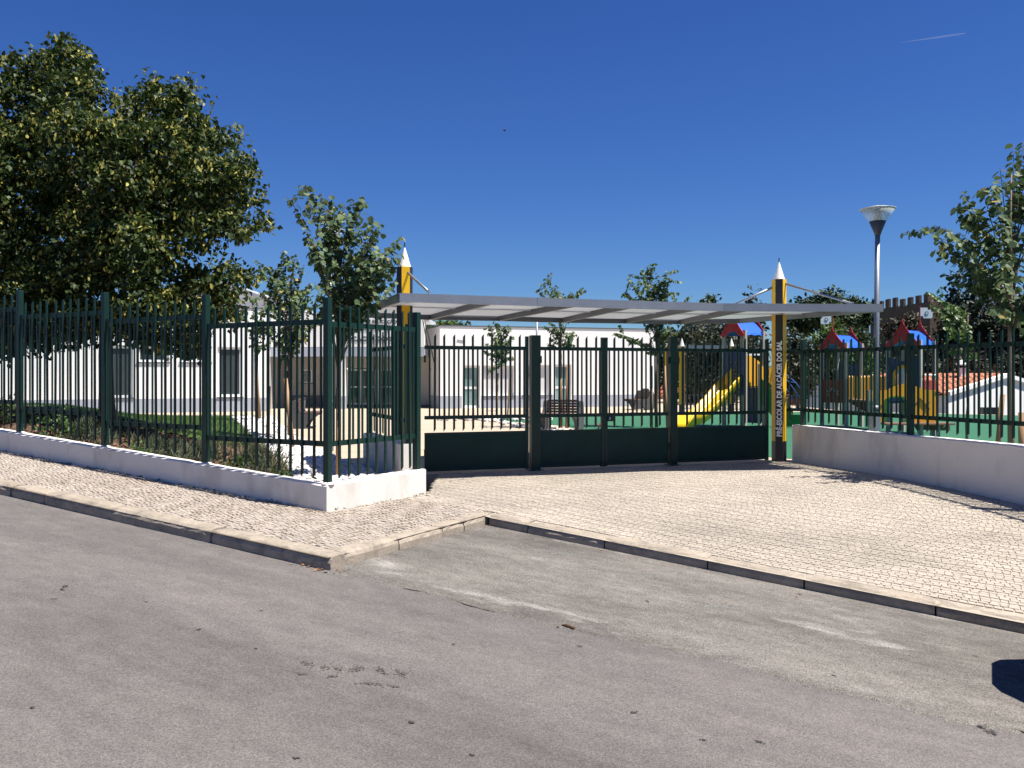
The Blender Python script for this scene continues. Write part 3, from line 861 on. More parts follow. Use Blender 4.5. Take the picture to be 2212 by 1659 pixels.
for a, b in zip(Fr, Rp[1:6]):
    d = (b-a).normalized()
    MB().beam((*(a + d*0.03), ZB + 0.062), (*(b - d*0.03), ZB + 0.062), 0.06, 0.12).build('rib', m_dull_shade, cn)  # shade under the roof put into the darker rib colour
fa = [Fp[0]] + Fr + [Fp[3]]
for i in range(6):
    m = MB(); a, b, c, d = fa[i], fa[i+1], Rp[i+1], Rp[i]
    mids = []
    if i == 0 and False: pass
    extra = [p for p in Fp[1:3] if a.x < p.x < b.x]
    poly = [a] + extra + [b, c, d]
    cen = sum(poly, Vector((0, 0)))/len(poly)
    poly = [cen + (p-cen)*0.985 for p in poly]
    m.slab([tuple(p) for p in poly], ZT - 0.035, ZT - 0.025); m.build('roof_sheet', m_poly, cn)
    # purlin in the middle of each field, below the sheet
    p, q = (a+d)/2, (b+c)/2; e = (q-p).normalized()
    MB().beam((*(p+e*.04), ZT-.05), (*(q-e*.04), ZT-.05), 0.03, 0.02).build('purlin', m_poly, cn)

# pencil posts
PR = 0.135
def pencil(name, label, c, rot, ztop=3.44, zlow=0.38, scale=1.0, cat='pencil post', group=None, tie=(), letters=None, z0=-0.03, n=6):
    t = thing(name, label, cat, (c[0], c[1], 0), group)
    r = PR*scale
    MB().lathe((c[0], c[1], 0), [(r*1.003, z0), (r*1.003, zlow)], 6, rot).build('foot_sleeve', m_black, t)
    for k in range(6):
        a0 = rot + k*math.pi/3; a1 = a0 + math.pi/3
        p = [(c[0]+r*math.cos(a), c[1]+r*math.sin(a)) for a in (a0, a1)]
        m = MB(); m.slab([p[0], p[1], (c[0], c[1])], zlow + 0.002, ztop)
        m.build('facet', m_black if k % 2 == 0 else m_yel, t)
    MB().lathe((c[0], c[1], ztop), [(r*0.80, -0.001), (r*0.06, 0.335*scale)], 24, rot).build('cone_tip', m_tip, t)
    MB().lathe((c[0], c[1], ztop + 0.32*scale), [(r*0.075, 0), (r*0.065, 0.095*scale)], 10).build('lead', m_black, t)
    return t
cr = (5.06, 16.30); 
view = math.atan2(-cr[1], -cr[0])       # direction from the post to the street
rotR = view - math.pi/6 + 0.02
pr = pencil('pencil_post', 'tall yellow and black pencil post with white lettering, right of the gate', cr, rotR)
fn = Vector((math.cos(rotR + math.pi/6), math.sin(rotR + math.pi/6), 0)); rt = Vector((-fn.y, fn.x, 0))
pos = Vector((cr[0], cr[1], 0)) + fn*(PR*math.cos(math.pi/6) + 0.001)
# lettering reads upwards
mt = Matrix.Identity(4)
ex = Vector((0, 0, 1)); ey = -rt; ez = fn
mt.col[0][:3] = ex; mt.col[1][:3] = ey; mt.col[2][:3] = ez
mt.translation = pos + rt*0.045 + Vector((0, 0, 0.475))
mtx = Matrix(((ex.x, ey.x, ez.x, mt.translation.x), (ex.y, ey.y, ez.y, mt.translation.y), (ex.z, ey.z, ez.z, mt.translation.z), (0, 0, 0, 1)))
text_part('lettering', 'PRÉ-ESCOLAR DE ALCÁCER DO SAL', 0.088, m_letw, pr, mtx, 1.80, 0.034, 0.002)
clf = (-1.80, 14.42)
viewl = math.atan2(-clf[1], -clf[0])
pl = pencil('pencil_post', 'tall yellow and black pencil post rising through the left end of the canopy', clf, viewl + math.pi/6 + 0.16)
def rod(p, q, nm='tie_rod'):
    MB().tube([p, q], 0.022, 10).build(nm, m_galv, cn, True)
    q = Vector(q)
    MB().box((q.x, q.y, (q.z + ZT)/2 + 0.01), (0.02, 0.06, 0.11)).build('rod_bracket', m_galv, cn)
for dx in (0.0, 0.012):
    a = at(913 + dx*300, 690, 17.0); b = at(930 + dx*900, 800, 17.3)
    MB().tube([a, a.lerp(b, .5) + Vector((.02, 0, -.03)), b], 0.010, 6).build('cable', m_black, cn, True)
rod((clf[0]+.07, clf[1]-.09, 3.34), (-1.26, 13.0, ZT + 0.06)); rod((clf[0]-.1, clf[1]+.06, 3.30), (-2.35, 15.3, ZT + 0.05))
rod((cr[0]+.1, cr[1]-.05, 3.36), (6.02, 15.2, ZT + 0.06)); rod((cr[0]-.1, cr[1]+.03, 3.30), (4.05, 16.6, ZT + 0.05))

# ------------------------------------------------------------------ street lamps
def lamp(label, x, y, zap, base=True, lean=0.0, z0=0.0, s=1.0):
    t = thing('street_lamp', label, 'street lamp', (x, y, z0), 'cone headed lamps')
    tp = (x + lean*(zap-z0), y, zap)
    MB().tube([(x, y, z0), (x + lean*(zap-z0)*0.5, y, (zap+z0)/2), tp], [0.052, 0.047, 0.043], 14).build('pole', m_galv, t, True)
    r = 0.30*s
    MB().lathe(tp, [(0.055, -0.03), (0.06, 0.0), (r*0.48, 0.21*s), (r*0.46, 0.215*s)], 24).build('housing', m_lampd, t, True)
    MB().lathe(tp, [(r*0.475, 0.213*s), (r, 0.43*s)], 28).build('glass', m_lampg, t, True)
    c = MB()
    for k in range(6): c.lathe((tp[0], tp[1], tp[2] + 0.225*s + k*0.03*s), [(0.05*s, 0), (0.078*s, 0.004), (0.078*s, 0.012), (0.05*s, 0.016)], 16)
    c.lathe(tp, [(0.052*s, 0.215*s), (0.052*s, 0.43*s)], 14); c.build('louvre', m_lampw, t, True)
    MB().lathe(tp, [(r*1.03, 0.425*s), (r*1.03, 0.437*s), (r*0.55, 0.47*s), (0.04, 0.485*s), (0.02, 0.50*s)], 28).build('lid', m_lampw, t, True)
    if base:
        m = MB(); m.box((x, y, z0 + 0.50), (0.14, 0.14, 1.0), 0.3); o = m.build('base_cover', m_galv, t, bevel=0.015)
        MB().lathe((x, y, z0 + 1.0), [(0.09, 0), (0.062, 0.09)], 14).build('base_collar', m_dull_shade, t, True)
    return t
lr = lamp('cone headed street lamp standing behind the right wall, its clear head against the sky', 6.50, 15.4, 4.17, lean=0.011)
lamp('cone headed street lamp half hidden in the young tree at the street corner', -3.91, 18.5, 4.31)
lamp('far thin lamp pole in front of the middle building, its head behind the canopy', 1.1, 38, 4.30, base=False, s=0.9)

# ------------------------------------------------------------------ school buildings
def facade(parent, P0, dr, L, H, ops, mat, thick=0.22, name='wall'):
    """front wall with real openings and reveals. ops: (t0,t1,z0,z1)"""
    dr = Vector(dr).normalized(); inw = Vector((-dr.y, dr.x))
    P = lambda t, z, d=0.0: (P0[0] + dr.x*t + inw.x*d, P0[1] + dr.y*t + inw.y*d, z)
    ts = sorted({0.0, L, *[o[0] for o in ops], *[o[1] for o in ops]}); zs = sorted({0.0, H, *[o[2] for o in ops], *[o[3] for o in ops]})
    m = MB()
    for a, b in zip(ts, ts[1:]):
        for c, d in zip(zs, zs[1:]):
            tm, zm = (a+b)/2, (c+d)/2
            if any(o[0] < tm < o[1] and o[2] < zm < o[3] for o in ops): continue
            m.add([P(a, c), P(b, c), P(b, d), P(a, d)], [(0, 1, 2, 3)])
    for (a, b, c, d) in ops:
        e = thick
        m.add([P(a, c), P(a, d), P(a, d, e), P(a, c, e)], [(0, 1, 2, 3)])
        m.add([P(b, c), P(b, d), P(b, d, e), P(b, c, e)], [(3, 2, 1, 0)])
        m.add([P(a, d), P(b, d), P(b, d, e), P(a, d, e)], [(0, 1, 2, 3)])
        m.add([P(a, c), P(b, c), P(b, c, e), P(a, c, e)], [(3, 2, 1, 0)])
        m.add([P(a, c, e+.25), P(b, c, e+.25), P(b, d, e+.25), P(a, d, e+.25)], [(0, 1, 2, 3)])
    o = m.build(name, mat, parent, fix=False)
    return P, dr, inw
def pbox(P, t0, t1, z0, z1, d0, d1):
    """box on a facade between depths d0 (street side) and d1"""
    m = MB(); m.add([P(t0, z0, d0), P(t1, z0, d0), P(t1, z0, d1), P(t0, z0, d1), P(t0, z1, d0), P(t1, z1, d0), P(t1, z1, d1), P(t0, z1, d1)],
                    [(3,2,1,0),(4,5,6,7),(0,1,5,4),(1,2,6,5),(2,3,7,6),(3,0,4,7)]); return m
def tsolve(P0, dr, px):
    k = (px-1106)/F; return (k*P0[1] - P0[0])/(dr[0] - k*dr[1])
def framed(P, parent, t0, t1, z0, z1, d, nm, pane_mat, bars=(), mull=(), fw=0.07, label=None):
    """window or door: outer frame with glazing bars, panes as sub-parts"""
    fr = pbox(P, t0, t0+fw, z0, z1, d, d+.06)
    for a, b, c, e in ((t1-fw, t1, z0, z1), (t0+fw, t1-fw, z0, z0+fw), (t0+fw, t1-fw, z1-fw, z1)):
        q = pbox(P, a, b, c, e, d+.001, d+.059); fr.add(q.v, q.f)
    for z in bars:
        q = pbox(P, t0+fw, t1-fw, z-fw*.6, z+fw*.6, d+.002, d+.058); fr.add(q.v, q.f)
    for t in mull:
        q = pbox(P, t-fw*.7, t+fw*.7, z0+fw, z1-fw, d+.003, d+.057); fr.add(q.v, q.f)
    o = fr.build(nm, m_frame, parent)
    tt = [t0+fw] + list(mull) + [t1-fw]; zz = [z0+fw] + list(bars) + [z1-fw]
    for a, b in zip(tt, tt[1:]):
        for c, e in zip(zz, zz[1:]): pbox(P, a, b, c, e, d+.03, d+.04).build('pane', pane_mat, o)
    return o

# middle building
BP = (-3.44, 41.0); BD = Vector((0.9536, 0.3010)).normalized()
T = lambda px: tsolve(BP, BD, px)
bl = T(1419)
bm_ = thing('school_building', 'white flat roofed school block seen through the gate', 'building', (BP[0], BP[1], 0))
d1 = (T(1000), T(1037)); w1 = (T(1045), T(1110)); w2 = (T(1130), T(1191)); d2 = (T(1198), T(1234))
Hb = 3.93
P, _, binw = facade(bm_, BP, BD, bl, Hb, [(d1[0], d1[1], 0.02, 2.06), (w1[0], w1[1], 0.60, 2.06), (w2[0], w2[1], 0.62, 2.10), (d2[0], d2[1], 0.02, 2.12)], m_wallw)
m = MB()
D = 12.0
m.add([P(0, 0), P(0, 0, D), P(0, Hb, D), P(0, Hb)], [(0, 1, 2, 3)])
m.add([P(bl, 0), P(bl, 0, D), P(bl, Hb, D), P(bl, Hb)], [(0, 1, 2, 3)])
m.add([P(0, Hb-.25, .15), P(bl, Hb-.25, .15), P(bl, Hb-.25, D), P(0, Hb-.25, D)], [(0, 1, 2, 3)])
m.add([P(0, 0, D), P(bl, 0, D), P(bl, Hb, D), P(0, Hb, D)], [(0, 1, 2, 3)])
m.build('side_wall', m_wallw, bm_, fix=False)
cp = pbox(P, -0.03, bl+.03, Hb, Hb+.06, -0.03, .22); q = pbox(P, -0.03, .2, Hb, Hb+.06, .22, D); cp.add(q.v, q.f)
cp.build('parapet_cap', m_dull_shade, bm_)
segs = [(0, d1[0]-.05), (d1[1]+.05, d2[0]-.05), (d2[1]+.05, bl)]
for a, b in segs: pbox(P, a, b, 0.0, 0.60, -0.008, 0.0).build('plinth_band', m_band, bm_)
pbox(P, -0.008, 0.0, 0.0, 0.60, -0.008, D).build('plinth_band', m_band, bm_)
for (a, b), z0, z1 in ((w1, 0.60, 2.06), (w2, 0.62, 2.10)):
    s = pbox(P, a, b, z0, z1, 0.20, 0.23).build('window', m_frame, bm_)
    n = 26
    for k in range(n):
        pbox(P, a + .02, b - .02, z0 + (z1-z0)*k/n + .004, z0 + (z1-z0)*(k+1)/n - .004, 0.175 + 0.004*(k % 2), 0.20).build('shutter_slat', m_shut, s)
    pbox(P, a - .05, b + .05, z0 - .05, z0 - .003, -0.05, 0.20).build('sill', m_dull_shade, bm_)
for (a, b), z1 in ((d1, 2.06), (d2, 2.12)):
    framed(P, bm_, a + .01, b - .01, 0.03, z1 - .01, 0.15, 'door', m_glassg, bars=(0.98,), fw=0.10)
for px, z in ((1003, 3.25),):
    MB().tube([P(T(px), z, -0.02), P(T(px)-.35, z + .05, -0.02)], 0.02, 6).build('wall_lamp', m_dull_shade, bm_)

# left building
LP = (-13.94, 37.2); LD = Vector((0.927, 0.375)).normalized()
T = lambda px: tsolve(LP, LD, px)
tl = T(-60)
LP0 = (LP[0] + LD.x*tl, LP[1] + LD.y*tl); T0 = lambda px: T(px) - tl
ll = T0(577)
lb = thing('school_building', 'white school wing behind the big tree, with dark blinds and high windows', 'building', (LP[0], LP[1], 0))
o1 = (T0(232), T0(287)); o2 = (T0(297), T0(365)); o3 = (T0(389), T0(456)); o4 = (T0(470), T0(524))
H = 4.55
ops = [(o1[0], o1[1], 0.64, 2.86), (o2[0], o2[1], 2.16, 2.84), (o3[0], o3[1], 2.16, 2.84), (o4[0], o4[1], 0.66, 2.84)]
P, _, _ = facade(lb, LP0, LD, ll, H, ops, m_wallw)
m = MB(); D = 9
m.add([P(0, 0), P(0, 0, D), P(0, H, D), P(0, H)], [(0, 1, 2, 3)]); m.add([P(ll, 0), P(ll, 0, D), P(ll, H, D), P(ll, H)], [(0, 1, 2, 3)])
m.add([P(0, H-.2, .1), P(ll, H-.2, .1), P(ll, H-.2, D), P(0, H-.2, D)], [(0, 1, 2, 3)]); m.add([P(0, 0, D), P(ll, 0, D), P(ll, H, D), P(0, H, D)], [(0, 1, 2, 3)])
m.build('side_wall', m_wallw, lb, fix=False)
pbox(P, -.03, ll+.03, H, H+.06, -.03, .2).build('parapet_cap', m_dull_shade, lb)
pbox(P, 0, ll, 0, 0.60, -0.008, 0).build('plinth_band', m_band, lb)
for o in (o1, o4):
    w = framed(P, lb, o[0]+.01, o[1]-.01, 0.65, 2.84, 0.08, 'window', m_dark, fw=0.11)
    pbox(P, o[0]-.04, o[1]+.04, 0.60, 0.645, -.05, .08).build('sill', m_dull_shade, lb)
for o in (o2, o3):
    framed(P, lb, o[0]+.01, o[1]-.01, 2.17, 2.83, 0.08, 'window', m_glass, mull=((o[0]+o[1])/2,), fw=0.09)
    pbox(P, o[0]-.04, o[1]+.04, 2.11, 2.157, -.05, .08).build('sill', m_dull_shade, lb)
tp = T0(556); MB().tube([P(tp, 0.1, -.06), P(tp, H-.4, -.06)], 0.07, 10).build('downpipe', m_frame, lb, True)

# recessed entrance with the lettered fascia
en = thing('school_entrance', 'recessed school entrance under a white fascia with dark lettering', 'building', (-8, 41, 0))
YF = 40.8
x0, x1 = gx(585, YF), gx(917, YF)
z_w0, z_b0, z_t = gz(749.5, YF), gz(770, YF), gz(676, YF)
MB().box(((x0+x1)/2, YF + 0.15, (z_w0+z_t)/2), (x1-x0, 0.3, z_t-z_w0)).build('fascia', m_wallw, en)
MB().box(((x0+x1)/2, YF + 0.155, (z_w0+z_b0)/2 - .001), (x1-x0 - .004, 0.3, z_w0-z_b0-.004)).build('fascia_band', m_band, en)
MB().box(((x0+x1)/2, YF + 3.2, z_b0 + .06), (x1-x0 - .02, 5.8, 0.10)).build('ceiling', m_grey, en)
MB().box(((x0+x1)/2, YF + 3.2, z_t - .15), (x1-x0 - .02, 5.8, 0.10)).build('roof', m_roofg, en)
YB = 43.4
bk = (x0 - .3, YB)
zc = z_b0
wa = (gx(610, YB) - bk[0], gx(625, YB) - bk[0]); wb = (gx(653, YB) - bk[0], gx(674, YB) - bk[0])
da = (gx(748, YB) - bk[0], gx(812, YB) - bk[0]); db = (gx(814, YB) - bk[0], gx(900, YB) - bk[0])
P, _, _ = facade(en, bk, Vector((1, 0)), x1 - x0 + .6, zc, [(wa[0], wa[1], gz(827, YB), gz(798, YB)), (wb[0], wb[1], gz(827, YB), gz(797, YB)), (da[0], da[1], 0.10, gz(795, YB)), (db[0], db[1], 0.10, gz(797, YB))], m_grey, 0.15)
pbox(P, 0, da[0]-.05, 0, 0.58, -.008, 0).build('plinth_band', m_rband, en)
for w in (wa, wb):
    framed(P, en, w[0]+.01, w[1]-.01, gz(827, YB)+.01, gz(797, YB)-.03, .05, 'window', m_glass, fw=0.05)
    pbox(P, w[0]-.08, w[1]+.08, gz(827, YB)-.06, gz(827, YB), -.06, .1).build('sill', m_dull_shade, en)
for a, b in (da, db):
    framed(P, en, a+.02, b-.02, 0.12, gz(798, YB), .06, 'door', m_glass, bars=(1.0,), mull=((a+b)/2,), fw=0.06)
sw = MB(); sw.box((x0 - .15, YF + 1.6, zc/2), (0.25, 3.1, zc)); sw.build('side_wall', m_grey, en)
xc = gx(737, YF)
MB().box((xc, YF + .16, 0.30), (0.39, 0.29, 0.60)).build('column_base', m_band, en)
MB().box((xc, YF + .16, (0.6+z_b0)/2), (0.38, 0.28, z_b0-0.6)).build('column', m_wallw, en)
MB().box(((x0+x1)/2 + 1, YB - .5, 0.05), (x1-x0-2, 1.0, 0.10)).build('step', m_conc, en)
def sign(txt, pxa, pxb, yb, cap, bold):
    X0 = gx(pxa, YF); w = gx(pxb, YF) - X0
    mtx = Matrix(((1, 0, 0, X0), (0, 0, -1, YF - .012), (0, 1, 0, gz(yb, YF)), (0, 0, 0, 1)))
    text_part('lettering', txt, cap, m_letg, en, mtx, w, bold, 0.008)
sign('CENTRO DE EDUCAÇÃO', 748, 857, 698.5, 0.165, 0.012)
sign('PRÉ-ESCOLAR DE', 755, 842, 714.0, 0.155, 0.012)
sign('ALCÁCER DO SAL', 741, 868, 737.0, 0.22, 0.03)

c0 = at(724, 712, YF); MB().box((c0.x, YF - .012, c0.z), (0.13, 0.03, 0.20)).build('emblem', m_red, en)
c1 = at(729, 716, YF); MB().box((c1.x, YF - .010, c1.z), (0.07, 0.028, 0.24)).build('emblem', m_letg, en)
# grey roofed hall behind the wing
hb = thing('school_hall', 'grey roofed hall rising behind the white school wing', 'building', (-14, 50, 0))
YH = 50.0
ap = at(470, 612, YH); eR = at(700, 697, YH); eL = Vector((2*ap.x - eR.x, YH, eR.z))
m = MB(); m.prism([(eL.x, YH, -0.5), (eR.x, YH, -0.5), (eR.x, YH, eR.z), (ap.x, YH, ap.z), (eL.x, YH, eL.z)], (0, 12, 0)); m.build('wall', m_wallw, hb)
for s, e in ((-1, eL), (1, eR)):
    m = MB(); m.prism([(ap.x, YH - .35, ap.z + .02), (e.x + s*.5, YH - .35, e.z - .16), (e.x + s*.5, YH - .35, e.z + .06), (ap.x, YH - .35, ap.z + .24)], (0, 12.7, 0)); m.build('roof', m_roofg, hb)
# ------------------------------------------------------------------ trees
def rnd_dir(n):
    a = NR.normal(size=(n, 3)); return norm(a)
def crown_from_lobes(lobes, n_per_m2, size, down=0.5, spray=7, spread=0.16, inner=0.45):
    """lobes: (centre, radius xyz). returns leaf arrays of small sprays spread through each lobe"""
    Ps = []; Ts = []; Ns = []
    for c, r in lobes:
        k = max(3, int(n_per_m2*(r[0]*r[2]*4 + r[0]*r[1]*2)/spray))
        d = rnd_dir(k); rad = (inner + (1.03-inner)*NR.random(k)**0.6)[:, None]
        p = np.array(c) + d*np.array(r)*rad
        for s in range(spray):
            q = p + NR.normal(size=(k, 3))*spread*np.array([1, 1, 0.7])
            t = norm(d*0.8 + NR.normal(size=(k, 3))*0.55 + np.array([0, 0, -down]))
            nn = norm(d*0.5 + np.array([0, 0, 0.75]) + NR.normal(size=(k, 3))*0.5)
            Ps.append(q); Ts.append(t); Ns.append(nn)
    P = np.concatenate(Ps); T = np.concatenate(Ts); Nn = np.concatenate(Ns)
    return P, T, Nn, NR.uniform(size[0], size[1], len(P))
def limbs(m, base, top, r0, ends, n=7):
    b = Vector(base); t = Vector(top)
    pts = [b.lerp(t, i/6) + Vector((R.uniform(-1, 1), R.uniform(-1, 1), 0))*r0*0.35*(0 < i < 6) for i in range(7)]
    m.tube([pts[0] - Vector((0, 0, .15))] + pts, [r0*1.45] + [r0*(1.15 - 0.62*i/6) if i else r0*1.3 for i in range(7)], n+2)
    for e in ends:
        e = Vector(e); s = b.lerp(t, R.uniform(0.55, 1.0)); mid = s.lerp(e, 0.5) + Vector((R.uniform(-.1, .1), R.uniform(-.1, .1), 0.12*(e-s).length))
        rr = r0*R.uniform(0.22, 0.38)
        m.tube([s, s.lerp(mid, .5), mid, mid.lerp(e, .5), e], [rr, rr*.85, rr*.7, rr*.45, rr*.2], n-1)

# the big linden
YL = 19.0
LB = (gx(232, YL), YL, z_gard(gx(232, YL), YL) - 0.02)
lobes_px = [(130,95,26),(95,150,46),(165,140,50),(35,155,36),(22,128,14),(60,230,70),(150,220,75),(225,285,55),(290,232,50),(350,212,46),(405,192,30),(385,255,60),
 (-20,290,70),(60,320,85),(150,330,90),(250,340,85),(340,330,80),(430,300,62),(490,296,34),(505,360,52),(440,390,78),(-40,400,90),(60,430,90),(160,440,95),
 (270,440,95),(370,440,85),(465,440,66),(540,430,34),(566,484,24),(505,490,40),(428,500,54),(-40,520,90),(60,540,90),(170,540,90),(280,540,90),(345,560,60),
 (415,606,42),(480,592,38),(532,600,26),(470,640,46),(400,665,55),(300,640,66),(190,640,76),(90,640,80),(-20,630,80),(60,712,44),(150,698,42),(285,690,40),
 (405,722,44),(20,728,38),(-30,715,50),(345,700,36),(440,690,30),(500,690,24),(120,720,26),(-110,460,100),(-110,620,90),(-90,330,70),(205,690,30),(20,690,50),(70,680,55),(130,680,50),(190,690,45),(250,690,45),(300,705,42),(350,665,50),(450,670,40),(420,748,26),(385,742,30),(330,732,26),(40,745,28),(0,758,24),(90,738,28),(150,732,24),(190,722,28),(500,660,34),(-40,740,40),(255,725,20)]
lobes = []; ends = []
sc = YL/F
for (px, py, r) in lobes_px:
    x, z, rr = gx(px, YL), gz(py, YL), r*sc
    dx = x - LB[0]
    w = math.sqrt(max(0.5, 3.3**2 - dx*dx*0.8 - (z-4.7)**2*0.55))
    for k in range(2):
        dy = R.uniform(0.15, 0.8)*w*(1 if k else -1)
        s = 1 + dy/YL       # keeps the outline while the lobe moves nearer or farther
        c = (x*s, YL + dy, EYE + (z - EYE)*s)
        lobes.append((c, (rr*R.uniform(.9, 1.05), rr*R.uniform(.9, 1.2), rr*R.uniform(.85, 1.0))))
    if r > 45: ends.append(lobes[-1][0])
big = lobes; lobes = []
for c, r in big:
    if r[0] < 0.38: lobes.append((c, r)); continue
    k = 9
    for i in range(k):
        d = Vector((R.gauss(0, 1), R.gauss(0, 1), R.gauss(0.1, 1))).normalized()
        q = R.uniform(.40, .50)
        lobes.append(((c[0] + d.x*r[0]*.66, c[1] + d.y*r[1]*.66, c[2] + d.z*r[2]*.66), (r[0]*q, r[1]*q, r[2]*q*.72)))
tr = thing('linden_tree', 'big dark green tree with pale yellow bracts filling the left side', 'tree', LB)
P, T_, N_, Sz = crown_from_lobes(lobes, 105, (0.070, 0.118), 0.45, 7, 0.085, 0.4)
P2, T2, N2_, S2 = crown_from_lobes([(c, (r[0]*.86, r[1]*.86, r[2]*.86)) for c, r in big], 80, (0.085, 0.13), 0.4, 7, 0.13, 0.25)
P = np.concatenate([P, P2]); T_ = np.concatenate([T_, T2]); N_ = np.concatenate([N_, N2_]); Sz = np.concatenate([Sz, S2]); print('linden leaves', len(P))
tag(leaves('leaves', P, T_, N_, Sz, lf_lin, tr, 'heart', 0.3), kind='stuff')
# hanging bracts, mostly near the outside
Ps = []; 
for c, r in lobes:
    k = int(24*(r[0]*r[2]*4) + R.random())
    if k == 0: continue
    d = rnd_dir(k); d[:, 2] = d[:, 2]*0.8 + 0.25
    p = np.array(c) + norm(d)*np.array(r)*NR.uniform(0.86, 1.04, k)[:, None]
    for s in range(R.choice((2, 3))): Ps.append(p + NR.normal(size=(k, 3))*0.055)
P = np.concatenate(Ps); n = len(P)
T_ = norm(NR.normal(size=(n, 3))*0.5 + np.array([0, 0, -0.9])); N_ = norm(NR.normal(size=(n, 3)) + np.array([0.3, -0.8, 0.3]))
tag(leaves('bracts', P, T_, N_, NR.uniform(0.06, 0.12, n), lf_bract, tr, 'oval', 0.3), kind='stuff')
m = MB(); limbs(m, LB, (LB[0] - 0.05, YL + .1, 5.2), 0.15, ends, 8)
m.build('trunk', m_bark, tr, True)

def row_leaves(path, size, out, droop=0.35, dens=1.0):
    """two ranks of leaves along a twig"""
    path = [Vector(p) for p in path]
    for a, b in zip(path, path[1:]):
        d = (b-a); L = d.length; 
        if L < 1e-5: continue
        d.normalize(); k = max(1, int(L/(size*0.30)*dens))
        sd = d.cross(Vector((0, 0, 1)));
        if sd.length < 1e-3: sd = Vector((1, 0, 0))
        sd.normalize()
        for i in range(k):
            p = a.lerp(b, (i + R.random())/k); s = sd if i % 2 else -sd
            t = (s*0.75 + d*0.3 + Vector((R.gauss(0, .25), R.gauss(0, .25), -0.75 + R.gauss(0, .25)))).normalized()
            nn = (Vector((0, 0, 0.45)) + d*0.6 + s*0.2 + Vector((R.gauss(0, .4), R.gauss(0, .4), 0))).normalized()
            out.append((p + t*size*0.15, t, nn, size*R.uniform(0.8, 1.35)))
def young(label, base, fork, tips, leafsize, lmat, trunk_r, group=None, cat='tree', name='young_tree', stake=(), spread=0.7, twigs=4, start=0.35, bark=None, parts=0, dens=1.0, lean=(0, 0)):
    t = thing(name, label, cat, base, group)
    b = Vector(base); m = MB(); lm = MB(); out = []
    topz = max(p[2] for p in tips); tl_ = b + Vector((lean[0], lean[1], (topz - b.z)*0.86))
    fk = b.lerp(tl_, (fork - b.z)/(tl_.z - b.z))
    pts = [b + Vector((0, 0, -0.05))] + [b.lerp(tl_, i/7) + Vector((R.gauss(0, 0.012), R.gauss(0, 0.012), 0)) for i in range(1, 8)]
    m.tube(pts, [trunk_r*(1.1 - 0.95*i/7) + 0.003 for i in range(8)], 8)
    for tp in tips:
        tp = Vector(tp)
        f = min(0.93, max((fork - b.z)/(tl_.z - b.z), ((tp.z - b.z)*R.uniform(0.35, 0.62))/(tl_.z - b.z) + 0.12))
        s = b.lerp(tl_, f)
        if s.z > tp.z + 0.3: s = b.lerp(tl_, max(.2, (min(fork, tp.z) - b.z - R.uniform(0, .35))/(tl_.z - b.z)))
        hz = Vector((tp.x - s.x, tp.y - s.y, 0))
        c = s + hz*0.38 + Vector((0, 0, (tp.z - s.z)*0.62 + 0.08*hz.length))
        path = [s*(1-q)**2 + c*2*q*(1-q) + tp*q*q for q in [i/9 for i in range(10)]]
        rr = trunk_r*0.24
        lm.tube(path, [rr*(1 - 0.85*i/9) + 0.002 for i in range(10)], 5)
        row_leaves(path[int(10*start):], leafsize, out, dens=dens)
        L = (tp - s).length
        for k in range(twigs):
            q = R.uniform(start, 0.92); i = min(8, int(q*9)); p = path[i].lerp(path[i+1], 0.5)
            dd = (path[i+1]-path[i]).normalized()
            side = Vector((R.gauss(0, 1), R.gauss(0, 1), R.gauss(0.1, .6))).normalized()
            e = p + (dd*0.55 + side*0.8).normalized()*L*R.uniform(0.14, 0.34)*spread
            lm.tube([p, p.lerp(e, .5) + Vector((0, 0, .02)), e], [rr*.35, rr*.25, 0.002], 4, False)
            row_leaves([p.lerp(e, .2), p.lerp(e, .6) + Vector((0, 0, .02)), e], leafsize, out, dens=dens)
    m.build('trunk', bark or m_bark, t, True); lm.build('branches', m_bark, t, True)
    if parts:
        out.sort(key=lambda o: o[0].y + (0 if (1106 + F*o[0].x/o[0].y) < 2215 else 50))
        sh, out = out[:parts], out[parts:]
        V, Fq = leaf_arrays(np.zeros((1, 3)), np.array([[1., 0, 0]]), np.array([[0, 0, 1.]]), np.ones(1), 'round', 0.22)
        me = bpy.data.meshes.new('leaf'); me.from_pydata(V.tolist(), [], Fq.tolist()); me.materials.append(lmat)
        for p, tt, nn, sz in sh:
            y = nn.cross(tt).normalized(); z = tt.cross(y).normalized()
            mt = Matrix((tt, y, z)).transposed()
            o = newobj('leaf', me, t, p, rot=mt.to_euler()); o.scale = (sz, sz, sz)
    P = np.array([o[0] for o in out]); 
    tag(leaves('leaves', P, np.array([o[1] for o in out]), np.array([o[2] for o in out]), np.array([o[3] for o in out]), lmat, t, 'round', 0.22), kind='stuff')
    return t
def stake(label, p0, p1, r=0.035, group='stakes holding the young trees'):
    m = MB(); m.tube([p0, p1], [r, r*0.9], 8)
    o = m.build('wooden_stake', m_stake, None, True, base=p0); tag(o, label, 'stake', group); return o
def px_tips(lst, Y, dy):
    r = []
    for (x, y) in lst:
        d = R.uniform(-dy, dy); r.append(at(x, y, Y + d))
    return r
